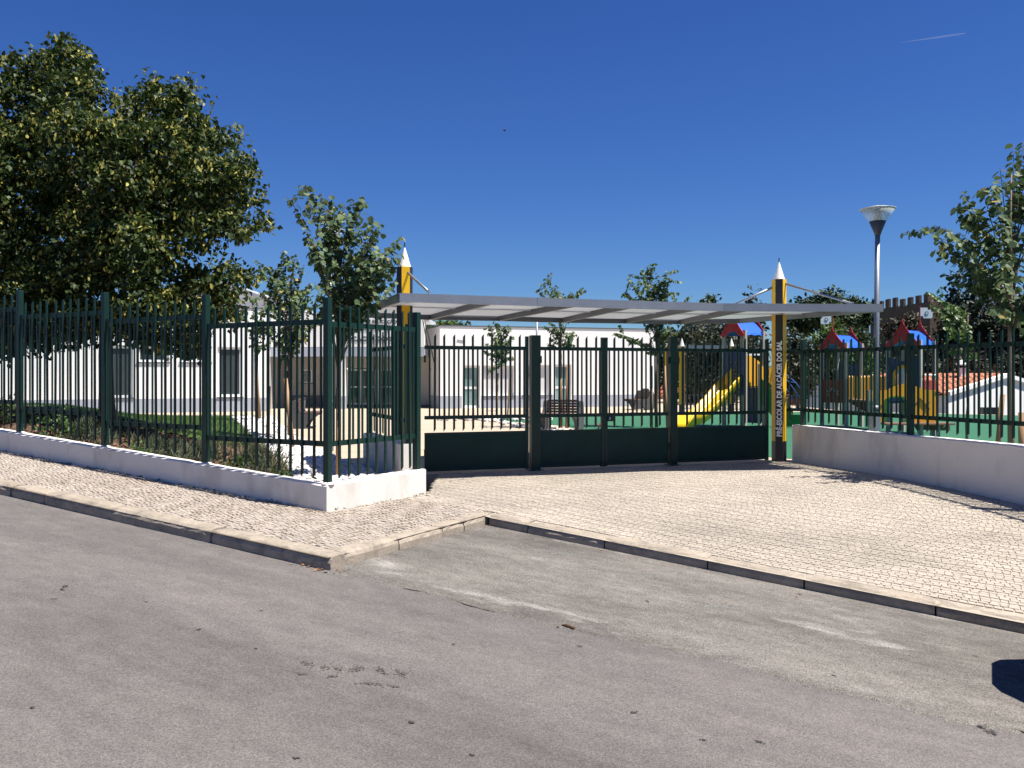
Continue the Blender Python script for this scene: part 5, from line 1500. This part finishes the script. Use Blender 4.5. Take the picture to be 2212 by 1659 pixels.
# navy valance and orange board inside the arch
m = MB(); m.prism([q(850, 945), q(1010, 945), q(1010, 920), q(940, 905), q(870, 915)], (0, .03, 0)); 
for j in range(len(m.v)): m.v[j] = (m.v[j][0], m.v[j][1] + .25, m.v[j][2])
m.build('valance', m_navy, t3)
for bx in (835, 902):
    c0 = q(bx, 1062); c1_ = q(bx + 20, 1150); MB().box(((c0.x+c1_.x)/2, 22.9, (c0.z+c1_.z)/2 + .02), (c1_.x-c0.x, .03, c0.z-c1_.z)).build('orange_board', m_orange, t3)
s0 = q(770, 1150); s1 = q(1450, 1165)
MB().box(((s0.x+s1.x)/2, 22.15, s0.z - .03), (s1.x-s0.x, .42, .045)).build('shelf', m_deckb, t3)
for bx in (930, 1148, 1315):
    c = q(bx, 1165); MB().box((c.x, 22.1, (s0.z-.05)/2), (.07, .07, s0.z-.05)).build('leg', m_post, t3)
for bx in (700, 1330):
    c = q(bx, 830); MB().box((c.x - .03, 22.42, c.z/2), (.09, .09, c.z)).build('post', m_post, t3)
c = q(1310, 1195); m = MB(); m.prism([(c.x - .45, 22.3, c.z - .08), (c.x + .42, 22.3, c.z - .10), (c.x + .42, 22.3, c.z + .04), (c.x - .52, 22.3, c.z + .06)], (0, .03, 0)); m.build('skirt_board', m_deckb, t3)
c = q(1380, 1185); MB().tube([(c.x - .08, 22.2, c.z + .05), (c.x, 22.2, c.z + .05), (c.x + .05, 22.2, c.z), (c.x, 22.2, c.z - .04)], .018, 8).build('handle', m_frame, t3, True)

# far pergola with small pencil posts
for px, Y, nm in ((1440, 36.5, 'far pencil post standing at the left end of the grey bar'), (1473, 35.5, 'far pencil post lit along its right edge, next to the double gate post'), (1580, 36.0, 'far pencil post showing through the blue tower panel')):
    zt = gz(748, Y); pencil('pencil_post', nm, (gx(px, Y), Y), 0.35 + R.uniform(-.1, .1), zt, 0.4, 1.0, group='far pencil posts')
pt = thing('pergola_bar', 'long grey roof edge carried by the far pencil posts', 'pergola', (gx(1500, 36), 36.2, 0))
MB().beam((gx(1432, 36), 36.6, gz(748, 36)), (gx(1585, 36), 36.3, gz(749, 36)), 0.3, 0.13).build('roof_edge', m_galv, pt)
MB().beam((gx(1590, 36), 36.3, gz(766, 36)), (gx(1662, 36), 36.8, gz(765, 36)), 0.2, 0.07).build('side_rail', m_frame, pt)

# ------------------------------------------------------------------ houses below the playground
def house(label, gl, gr, Y, ze, za, zb, back, dirb, chim=None, tiles=True, cat='house', th=0.0):
    """gable wall from gl to gr, turned by th; the ridge runs along dirb for back metres"""
    c, sn = math.cos(th), math.sin(th); kr = gr/Y
    Wd = (kr*Y - gl)/(c - kr*sn)                    # far end stays on the same sight line
    G = lambda s, z: Vector((gl + c*s, Y + sn*s, z))
    g3 = Vector((c, sn, 0)); n3 = Vector((sn, -c, 0))
    t = thing('house', label, cat, (*G(Wd/2, 0).xy, zb)); d = Vector(dirb).normalized()*back; d3 = Vector((d.x, d.y, 0))
    m = MB(); m.prism([G(0, zb), G(Wd, zb), G(Wd, ze), G(Wd/2, za), G(0, ze)], d3); m.build('wall', m_wallw, t)
    for off in (Vector((0, 0, 0)), d3):
        for sgn, s in ((-1, 0), (1, Wd)):
            e = G(s, ze) + off + n3*.16; ap = G(Wd/2, za) + off + n3*.16
            m = MB(); m.prism([ap + Vector((0, 0, -.05)), e + g3*sgn*.02 + Vector((0, 0, -.05)), e + g3*sgn*.02 + Vector((0, 0, .17)), ap + Vector((0, 0, .20))], n3*-.30); m.build('parapet', m_wallw, t)
    for sgn, s in ((-1, 0), (1, Wd)):
        ap = G(Wd/2, za); e = G(s + sgn*.25, ze - (za-ze)*.25/(Wd/2))
        m = MB(); o = d3.normalized()*.15
        m.prism([ap + o, e + o, e + o + Vector((0, 0, .05)), ap + o + Vector((0, 0, .05))], d3 - 2*o); ro = m.build('roof', m_tile, t)
        if tiles and sgn == -1:
            sl = (ap - e); nrow = max(5, int(sl.length/0.45)); ncol = max(6, int(back/0.42))
            while nrow*ncol > 290: ncol -= 1
            tm = MB(); lt = sl.length/nrow*1.12; wt = (back-.3)/ncol; n = 5
            un = sl.normalized(); wd = d3.normalized(); up = un.cross(wd); up = up if up.z > 0 else -up
            vs = []
            for f2 in (0, 1):
                for k in range(n+1):
                    a = math.pi*k/n; rr = wt*.46*(1 - .12*f2)
                    vs.append(un*lt*f2 + wd*rr*math.cos(a) + up*(rr*.8*math.sin(a) + .02*(1-f2)))
            tm.add(vs, [(k, k+1, n+2+k, n+1+k) for k in range(n)]); me = tm.mesh('tile', m_tile, fix=False)
            for i in range(nrow):
                for j in range(ncol):
                    newobj('tile', me, ro, e + o + Vector((0, 0, .06)) + sl*(i/nrow) + wd*(wt*(j+.5)))
    m = MB(); a = G(Wd/2, za + .09); m.tube([a + d3*.02, a + d3*.98], .13, 8); m.build('ridge', m_tile, t, True)
    if chim:
        c_ = G(Wd/2, za) + d3*chim[0] + Vector((chim[1], 0, 0))
        MB().box((c_.x, c_.y, c_.z + .1), (.42, .4, .9)).build('chimney', m_wallw, t)
        MB().lathe((c_.x, c_.y, c_.z + .72), [(.40, 0), (.40, .08), (.22, .26), (.06, .34)], 4, .78).build('chimney_cap', m_wallw, t)
    return t
YH1 = 50
h1 = house('white gabled house with a terracotta tiled roof below the playground at the right', gx(2048, YH1), gx(2285, YH1), YH1, gz(862, YH1) + .25, gz(814, YH1), -3.4, 8.5, (-.75, 1), (0.20, -.9), th=math.radians(28))
m = MB(); m.box((gx(2139, 49), 49, gz(897, 49)), (1.05, .5, .9)); tag(m.build('dark_hatch', m_black, None, base=(gx(2139, 49), 49, -3)), 'dark box shaped hatch standing against the gable wall of the tiled house', 'hatch')
house('small white house with a tiled roof left of the red tower panel', gx(1735, 56), gx(1800, 56), 56, gz(868, 56), gz(838, 56), -3.4, 7, (-.3, 1), None)
house('white house with a tiled roof behind the yellow slide', gx(1478, 60), gx(1572, 60), 60, gz(874, 60), gz(838, 60), -3.4, 7, (-.8, 1), (0.1, -.6))
house('low white house far right, mostly hidden by the right edge tree', gx(2212, 54), gx(2330, 54), 54, gz(850, 54), gz(826, 54), -3.4, 7, (.5, 1), None)
# metal railings behind the playground
rl = thing('railing', 'thin grey metal railing along the far edge of the courtyard', 'railing', (6, 38, 0))
ra, rb2 = Vector((7.6, 38.5, 0)), Vector((15.0, 35.0, 0))
for z in (.12, .72): MB().beam(ra + Vector((0, 0, z)), rb2 + Vector((0, 0, z)), .03, .03).build('rail', m_dull_shade, rl)
for i in range(46):
    p = ra.lerp(rb2, i/45); MB().box((p.x, p.y, .42), (.018, .018, .66)).build('baluster', m_dull_shade, rl)

# ------------------------------------------------------------------ castle on the hill
cs_ = thing('castle', 'brown crenellated castle wall and tower on the hill, right of the lamp pole', 'castle', (60, 125, 4))
C0 = Vector((gx(1880, 140), 140)); C1 = Vector((gx(2009, 120), 120)); C2 = Vector((gx(2027, 126), 126)); C3 = Vector((gx(2075, 132), 132))
ztw, zwl = gz(652, 120), gz(661, 130)
dC = (C1-C0).normalized(); nC = Vector((-dC.y, dC.x)); nC = nC if nC.x > 0 else -nC
Cm = C0.lerp(C1, 0.50)
def cwall(a, b, z, th, nm, nm_off):
    m = MB(); m.slab([tuple(a), tuple(b), tuple(b + nm_off*th), tuple(a + nm_off*th)], -3, z); m.build(nm, m_castle, cs_)
cwall(C0, Cm, zwl, 2.0, 'curtain_wall', nC); cwall(Cm, C1, ztw, 2.0, 'curtain_wall', nC)
d2_ = (C2-C1).normalized(); m = MB(); m.slab([tuple(C1), tuple(C2), tuple(C2 + nC*1 - d2_*0 + Vector((0, 4))), tuple(C1 + Vector((-1, 5)))], -3, ztw); m.build('tower', m_castle, cs_)
cwall(C2, C3, gz(668, 126), 2.0, 'curtain_wall', Vector((0, 1)))
def merlons(a, b, z, n, w, h=1.05, th=.8, off=None):
    d = (b-a); L = d.length; d.normalize(); off = off or nC
    for i in range(n):
        p = a + d*(L*(i+.5)/n)
        m = MB(); m.slab([tuple(p - d*w/2), tuple(p + d*w/2), tuple(p + d*w/2 + off*th), tuple(p - d*w/2 + off*th)], z - .05, z + h*R.uniform(.9, 1.05)); m.build('merlon', m_castle, cs_)
merlons(C0, Cm, zwl, 4, 1.25, 1.3, .35); merlons(Cm, C1, ztw, 4, 1.25, 1.25, .35); merlons(C1 + d2_*.2, C2, ztw, 2, 1.9, 1.15, .6, Vector((-1, 0)))
merlons(C2, C3, gz(668, 126), 3, 1.4, 1.2, .8, Vector((0, 1)))
hh = house('pale house on the hilltop behind the tree at the right edge', gx(2158, 120), gx(2200, 120), 120, gz(628, 120), gz(600, 120), 2, 8, (.2, 1), None, False)

# ------------------------------------------------------------------ garden plants
def fence_pt(px, v):
    k = (px-1106)/F; Y = v/(.5*k + .866); return (k*Y, Y, z_gard(k*Y, Y))
def shrub(label, px, v, h, w, mat, size, n, shape='oval', name='shrub', up=0.3):
    x, y, z = fence_pt(px, v); t = thing(name, label, 'shrub', (x, y, z), 'plants in the bed behind the street fence')
    lob = []
    for k in range(9):
        d = Vector((R.gauss(0, 1), R.gauss(0, 1), abs(R.gauss(0, 1)))).normalized()*R.uniform(.3, .8)
        lob.append(((x + d.x*w, y + d.y*w, z + .1 + d.z*h*.8), (w*.4, w*.4, h*.28)))
    P, T_, N_, Sz = crown_from_lobes(lob, n, size, -up, 6, .05, .3)
    P[:, 2] = np.maximum(P[:, 2], z + .02)
    tag(leaves('leaves', P, T_, N_, Sz, mat, t, shape), kind='stuff')
    m = MB()
    for k in range(6): m.tube([(x + R.gauss(0, .03), y + R.gauss(0, .03), z - .03), tuple(lob[k][0])], [.012, .005], 5)
    m.build('stem', m_bark, t)
shrub('leafy green shrub behind the fence next to the second post from the left', 120, 8.7, .62, .36, lf_shrub, (.05, .09), 240)
shrub('leafy green shrub right of the big tree trunk behind the fence', 297, 8.5, .42, .33, lf_shrub, (.045, .08), 240)
shrub('leafy green shrub in front of the lavender near the corner', 503, 8.5, .42, .30, lf_shrub, (.045, .08), 260)
shrub('small leafy shrub at the edge of the white stones', 607, 8.25, .20, .16, lf_shrub, (.035, .06), 260)
shrub('grey green lavender clump beside the white stones', 566, 8.8, .50, .42, lf_lav, (.09, .17), 520, 'blade', 'lavender', 1.2)
shrub('grey green lavender clump in the middle of the bed', 370, 9.2, .45, .55, lf_lav, (.09, .17), 480, 'blade', 'lavender', 1.2)
shrub('grey green lavender clump below the big tree', 190, 9.2, .48, .5, lf_lav, (.09, .17), 480, 'blade', 'lavender', 1.2)
shrub('dry lavender clump behind the third fence panel', 440, 9.9, .42, .5, lf_lav, (.09, .17), 450, 'blade', 'lavender', 1.2)
shrub('dark low bush at the left edge of the bed behind the fence', 20, 9.4, .7, .7, lf_lin, (.06, .1), 160)
# lawn blades
n = 42000
ys = NR.uniform(12, 33, n); xs_ = np.array([max(fence_x(y), -22) for y in ys]); xe = np.array([xon(STL, y) for y in ys])
xx = xs_ + (xe-xs_)*NR.random(n)
ok = np.array([inlawn(a, b) for a, b in zip(xx, ys)])
xx, ys = xx[ok], ys[ok]; zz = np.array([z_gard(a, b) for a, b in zip(xx, ys)]) + .03
T_ = norm(NR.normal(size=(len(xx), 3))*np.array([.45, .45, .1]) + np.array([0, 0, 1])); N_ = norm(NR.normal(size=(len(xx), 3))*np.array([1, 1, .1]) + np.array([0, -.4, 0.05]))
o = leaves('grass', np.stack([xx, ys, zz], 1), T_, N_, NR.uniform(.06, .12, len(xx)), m_grass, None, 'blade', .15); tag(o, 'short green lawn grass under the big tree', 'grass', kind='stuff')
# dry tufts between bed and lawn
n = 4200
us_ = NR.uniform(-19, -7.6, n); vs_ = NR.uniform(10.2, 13.6, n); keep = (np.sin(us_*2.1) + np.sin(vs_*2.7 + us_) + NR.normal(size=n)*.5) > 0.35
us_, vs_ = us_[keep], vs_[keep]; xx = .866*us_ + .5*vs_; ys = -.5*us_ + .866*vs_
ok = np.array([a < xon(STL, b) - .1 for a, b in zip(xx, ys)]); xx, ys = xx[ok], ys[ok]
zz = np.array([z_gard(a, b) for a, b in zip(xx, ys)])
T_ = norm(NR.normal(size=(len(xx), 3))*np.array([.5, .5, .1]) + np.array([0, 0, 1])); N_ = norm(NR.normal(size=(len(xx), 3)) + np.array([0, -.4, .05]))
o = leaves('tuft_grass', np.stack([xx, ys, zz], 1), T_, N_, NR.uniform(.12, .28, len(xx)), m_dry, None, 'blade', .15); tag(o, 'dry grass tufts scattered over the bark mulch behind the fence', 'grass', kind='stuff')
# bark chips
n = 5200
us_ = NR.uniform(-19, -7.3, n); vs_ = NR.uniform(8.05, 13.2, n); xx = .866*us_ + .5*vs_; ys = -.5*us_ + .866*vs_
ok = np.array([a < xon(STL, b) + .1 for a, b in zip(xx, ys)]); xx, ys = xx[ok], ys[ok]
zz = np.array([z_gard(a, b) for a, b in zip(xx, ys)]) + .025
k = len(xx); o = leaves('bark_mulch', np.stack([xx, ys, zz], 1), norm(NR.normal(size=(k, 3))*np.array([1, 1, .35])), norm(NR.normal(size=(k, 3))*.6 + np.array([0, 0, 1])), NR.uniform(.05, .14, k), m_chip, None, 'oval', .1)
tag(o, 'brown bark mulch covering the bed behind the street fence', 'mulch', kind='stuff')
# white stones: the nearest ones single
sb = bpy.data.objects['stone_bed']
rocks = []
for v in range(7):
    m = MB(); n = 7
    vs = [(0, 0, -.35)]
    for q, (zz_, rr) in enumerate(((-.2, .42), (.12, .5))):
        for k2 in range(n):
            t = 2*math.pi*k2/n + q*.4; r = rr*R.uniform(.75, 1.2); vs.append((r*math.cos(t), r*math.sin(t)*.8, zz_ + R.uniform(-.08, .08)))
    vs.append((R.uniform(-.1, .1), R.uniform(-.1, .1), .38))
    fs = [(0, 1 + (k2+1) % n, 1 + k2) for k2 in range(n)] + [(1+k2, 1 + (k2+1) % n, 1+n+(k2+1) % n, 1+n+k2) for k2 in range(n)] + [(1+n+k2, 1+n+(k2+1) % n, 1+2*n) for k2 in range(n)]
    m.add(vs, fs); rocks.append(m)
rme = [m.mesh('stone', m_stone) for m in rocks]
spots = []
def stone_at(x, y, s): spots.append((x, y, s))
y = 10.7
while y < 32:
    a, b = xon(STL, y) - .2, xon(STR, y)
    if y < 14.3: b = min(b, -1.6)
    n = int((b-a)*(5.0 if y < 20 else 3.2))
    for i in range(n):
        x = R.uniform(a, b)
        if UV(x, y)[1] < 8.15: continue
        if y < 13 and (Vector((x, y)) - A).dot(abn) < .27: continue
        stone_at(x, y + R.uniform(-.05, .05), R.uniform(.09, .20)*(1 if y < 20 else 1.25))
    y += 0.06 if y < 20 else .11
for k in range(90):   # stones round the courtyard tree pits and the border of the green surface
    t = R.random(); p = Vector((-.7, 30.4)).lerp(Vector((5.0, 17.0)), t); stone_at(p.x - .35 + R.uniform(-.3, .3), p.y + R.uniform(-.3, .3), R.uniform(.1, .2))
for k in range(40): stone_at(gx(1083, 31) + R.uniform(-2.3, 1.8), 30.7 + R.uniform(-.6, .4), R.uniform(.12, .22))
spots.sort(key=lambda s: s[1]); V = []; 
big = MB()
for i, (x, y, s) in enumerate(spots):
    z = z_gard(x, y) + s*.18 + .01; rz = R.uniform(0, 6.28)
    if i < 300:
        o = newobj('stone', rme[i % 7], sb, (x, y, z), rot=(R.uniform(-.4, .4), R.uniform(-.4, .4), rz)); o.scale = (s, s, s)
    else:
        c, sn = math.cos(rz)*s, math.sin(rz)*s; mm = rocks[i % 7]
        big.add([(x + a*c - b*sn, y + a*sn + b*c, z + d*s) for a, b, d in mm.v], mm.f)
tag(big.build('stones', m_stone, sb), kind='stuff')
print('stones', len(spots))

# ------------------------------------------------------------------ small things on the street
m = MB(); p0 = Vector(uv(UK + 3.25, VK - .03)); 
P0 = at(1212, 1354, 6.6)
k = 0
def road_pt(px, py):
    # where the sight line meets the road plane
    lo, hi = 2.0, 20.0
    for _ in range(50):
        Y = (lo+hi)/2; p = at(px, py, Y); u, v = UV(p.x, p.y); z = z_road(u) if v < VK else z_bay(u, v)
        if p.z > z: lo = Y
        else: hi = Y
    return at(px, py, lo)
a = road_pt(1214, 1353); b = road_pt(1241, 1361)
m.tube([a + Vector((0, 0, .012)), a.lerp(b, .4) + Vector((0, 0, .020)), b + Vector((0, 0, .014))], [.004, .013, .011], 7)
tag(m.build('bark_strip', m_twig, None, base=a), 'dark strip of bark lying on the road seam', 'twig')
lv = MB()
for (px, py, n) in ((1052, 1127, 7), (1058, 1134, 6), (655, 1221, 8), (690, 1232, 7), (735, 1233, 6), (560, 1188, 4), (1165, 1160, 5), (1300, 1190, 4), (430, 1150, 4), (1725, 1290, 5)):
    for i in range(n):
        c = road_pt(px + R.gauss(0, 7), py + R.gauss(0, 3)); s = R.uniform(.012, .03); t = R.uniform(0, 6.28)
        d = Vector((math.cos(t), math.sin(t), R.uniform(-.1, .4)))*s; e = Vector((-math.sin(t), math.cos(t), R.uniform(-.2, .3)))*s*.5
        c.z += .012; lv.add([c - d, c - e, c + d, c + e], [(0, 1, 2, 3)])
tag(lv.build('dry_leaves', m_rust, None), 'scattered dry brown leaves along the kerb gutters', 'leaves', kind='stuff')
c = road_pt(1056, 1139); m = MB(); 
wp = road_pt(1053, 1138)
# tar and oil marks on the asphalt: loose clusters of dark specks
def specks(marks, name, mat, dz, smin, smax):
    V = []; Fq = []
    for (px, py, rx, ry, n) in marks:
        k0 = R.uniform(0, 6)
        for i in range(n):
            a = R.gauss(0, .5); q = R.gauss(0, .3)
            c = road_pt(px + rx*a, py + ry*(q + .35*math.sin(a*1.6 + k0) + .25*a)); s = R.uniform(smin, smax); t = R.uniform(0, 6.28)
            b = len(V)
            for j in range(5):
                r = s*R.uniform(.6, 1.3); V.append((c.x + r*1.4*math.cos(t + j*1.257), c.y + r*math.sin(t + j*1.257), c.z + dz))
            Fq.append(tuple(range(b, b+5)))
    return tag(npmesh(name, V, Fq, mat, None), kind='structure')
specks([(663, 1432, 16, 10, 60), (705, 1440, 14, 9, 45), (728, 1442, 15, 10, 60), (770, 1445, 17, 12, 85), (822, 1450, 16, 12, 90), (868, 1452, 16, 12, 90), (800, 1478, 26, 5, 80), (716, 1462, 12, 4, 40), (650, 1455, 14, 4, 30), (850, 1482, 12, 4, 30)],
       'tar_marks', M('old tar', (0.080, 0.069, 0.063), 0.9), .0052, .0015, .006)
specks([(143, 1268, 7, 4, 30), (430, 1361, 7, 3, 26), (135, 1273, 6, 3, 14), (552, 1403, 4, 2, 14), (890, 1561, 6, 3, 22), (1020, 1632, 6, 3, 16), (1206, 1355, 5, 3, 12), (2143, 1583, 14, 8, 60), (2120, 1572, 9, 4, 30), (1398, 1300, 5, 3, 16), (1370, 1540, 8, 4, 30), (70, 1530, 5, 3, 14), (1640, 1605, 9, 4, 30), (640, 1640, 8, 4, 22), (1800, 1460, 6, 3, 16), (980, 1392, 5, 2, 10), (315, 1300, 5, 2, 10), (1520, 1600, 5, 3, 12)],
       'oil_spots', M('oil spot', (0.040, 0.036, 0.035), 0.8), .0055, .002, .007)
specks([(1215, 1200, 60, 10, 320), (1130, 1180, 40, 6, 90), (1390, 1245, 34, 12, 230), (1340, 1262, 30, 7, 110), (1470, 1285, 60, 14, 200), (1545, 1312, 40, 9, 190), (1560, 1395, 30, 5, 60), (1700, 1385, 40, 5, 60), (1260, 1225, 30, 6, 80)],
       'lime_stains', M('lime dust', (0.235, 0.225, 0.205), 0.95), .0056, .002, .009)
# sand swept against the foot of the wall
V = []; Fq = []
for i in range(2600):
    u = R.uniform(-18, -7.05); v = 7.80 - abs(R.gauss(0, .09))*(0.6 + .6*math.sin(u*1.7)**2); x, y = uv(u, v); z = z_pave(x, y) + .004; s = R.uniform(.003, .012); t = R.uniform(0, 6.28); b = len(V)
    for j in range(4): V.append((x + s*math.cos(t + j*1.57), y + s*math.sin(t + j*1.57), z + R.uniform(0, .003)))
    Fq.append((b, b+1, b+2, b+3))
tag(npmesh('swept_sand', V, Fq, M('swept sand', (0.27, 0.20, 0.12), 0.95, island=.3), None), kind='stuff')
bpy.data.objects['swept_sand']['label'] = 'tan sand and grit swept against the foot of the corner wall'; bpy.data.objects['swept_sand']['category'] = 'sand'
# little weeds at the foot of the wall
wd = []
for i in range(70):
    u = R.uniform(-16, -7.3); x, y = uv(u, 7.79); wd.append((x, y, z_pave(x, y)))
for i in range(16):
    p = A.lerp(B, R.random()) - abn*.02; wd.append((p.x, p.y, z_pave(p.x, p.y)))
P = np.repeat(np.array(wd), 4, 0) + NR.normal(size=(len(wd)*4, 3))*np.array([.03, .012, 0]); k = len(P)
o = leaves('weeds', P, norm(NR.normal(size=(k, 3))*np.array([.6, .6, .1]) + np.array([-.2, -.3, .8])), norm(NR.normal(size=(k, 3))), NR.uniform(.015, .045, k), m_dry, None, 'strip')
tag(o, 'tiny dry weeds along the foot of the corner wall', 'weeds', kind='stuff')

# bird and contrail
bp = at(1090, 281, 40)
t = thing('bird', 'small dark bird flying high in the blue sky', 'bird', bp)
MB().lathe(tuple(bp), [(.005, -.07), (.035, -.05), (.042, 0), (.02, .05), (.004, .085)], 8).build('body', m_black, t, True)
for s in (-1, 1):
    m = MB(); m.prism([bp + Vector((s*.02, 0, .03)), bp + Vector((s*.075, .02, .025)), bp + Vector((s*.05, .03, -.02)), bp + Vector((s*.02, 0, -.03))], (0, .006, 0)); m.build('wing', m_black, t)
m_trail = M('contrail vapour', (0.8, 0.8, 0.8), 1.0, alpha=0.10, spec=0.0)
Yc = 9000
m = MB(); a = at(1945, 92, Yc); b = at(2086, 72, Yc); n = 8
m.tube([a.lerp(b, i/n) for i in range(n+1)], [1.0 + 7.0*min(1, i/5)*(1 if i < n else .4) for i in range(n+1)], 6)
tag(m.build('contrail', m_trail, None, True, base=a), 'short faint white contrail high in the sky', 'contrail')

# parked car just outside the frame: its shadow falls on the bay
CU, CV = 0.33, 7.5
def cpt(l, w, h):   # l back from the nose, w across, h up
    x, y = uv(CU + l, CV + w); return Vector((x, y, z_bay(CU + 0.5, CV) - .035*l*0 - .062*l + h))
t = thing('parked_van', 'dark blue parked van standing in the bay just beyond the right edge', 'van', cpt(2, 0, 0))
sec = [(-.10, .55, .26, .74), (-.06, .42, .50, .98), (.05, .28, .72, 1.12), (.25, .2, .84, 1.25), (.55, .2, .86, 1.6), (.85, .2, .86, 1.82), (1.6, .2, .86, 1.88), (3.6, .2, .86, 1.88), (4.2, .25, .85, 1.80), (4.3, .4, .8, 1.2)]
vs = []; fs = []
for (l, zb, w, zt) in sec:
    bw = w if zt < 1.02 else w*.74
    sh = .95 if zt > 1.02 else zt - .08
    for (ww, hh2) in ((-w*.95, zb), (-w, zb+.15), (-w, min(sh, zt-.06)), (-bw*.93, zt-.03), (-bw*.6, zt), (bw*.6, zt), (bw*.93, zt-.03), (w, min(sh, zt-.06)), (w, zb+.15), (w*.95, zb)): vs.append(cpt(l + (0.30*(abs(ww)/.86)**2.4 if l < .6 else 0), ww, hh2))
for i in range(len(sec)-1):
    for j in range(9): fs.append((i*10+j, i*10+j+1, (i+1)*10+j+1, (i+1)*10+j))
    fs.append((i*10+9, i*10, (i+1)*10, (i+1)*10+9))
fs += [tuple(range(9, -1, -1)), tuple((len(sec)-1)*10 + j for j in range(10))]
m = MB(); m.add(vs, fs); m.build('body', m_car, t, True)
for l in (.75, 3.35):
    for w in (-.80, .80):
        c = cpt(l, w, .31); ax = Vector((.5, .866, 0))
        m = MB(); m.tube([c - ax*.1, c + ax*.1], .31, 20); wh = m.build('wheel', m_tyre, t)
        m = MB(); m.tube([c - ax*.103, c + ax*.103], .18, 16); m.build('rim', m_galv, wh)
for w in (-1, 1):
    c = cpt(.42, w*.95, 1.12); m = MB(); m.lathe(tuple(c), [(.03, -.07), (.10, -.05), (.11, .03), (.06, .08)], 10); m.build('door_mirror', m_car, t, True)
    MB().beam(cpt(.42, w*.82, 1.08), cpt(.42, w*.92, 1.10), .05, .03).build('mirror_arm', m_black, t)
    m = MB(); m.prism([cpt(.75, w*.86, 1.05), cpt(3.9, w*.86, 1.05), cpt(3.8, w*.72, 1.66), cpt(1.1, w*.72, 1.66)], Vector((.5, .866, 0))*w*.012); m.build('side_window', m_glass, t)
    c = cpt(.18, w*.55, .66); m = MB(); m.lathe(tuple(c), [(.02, -.08), (.10, -.04), (.10, .04), (.02, .08)], 10); m.build('headlight', m_lampg, t, True)
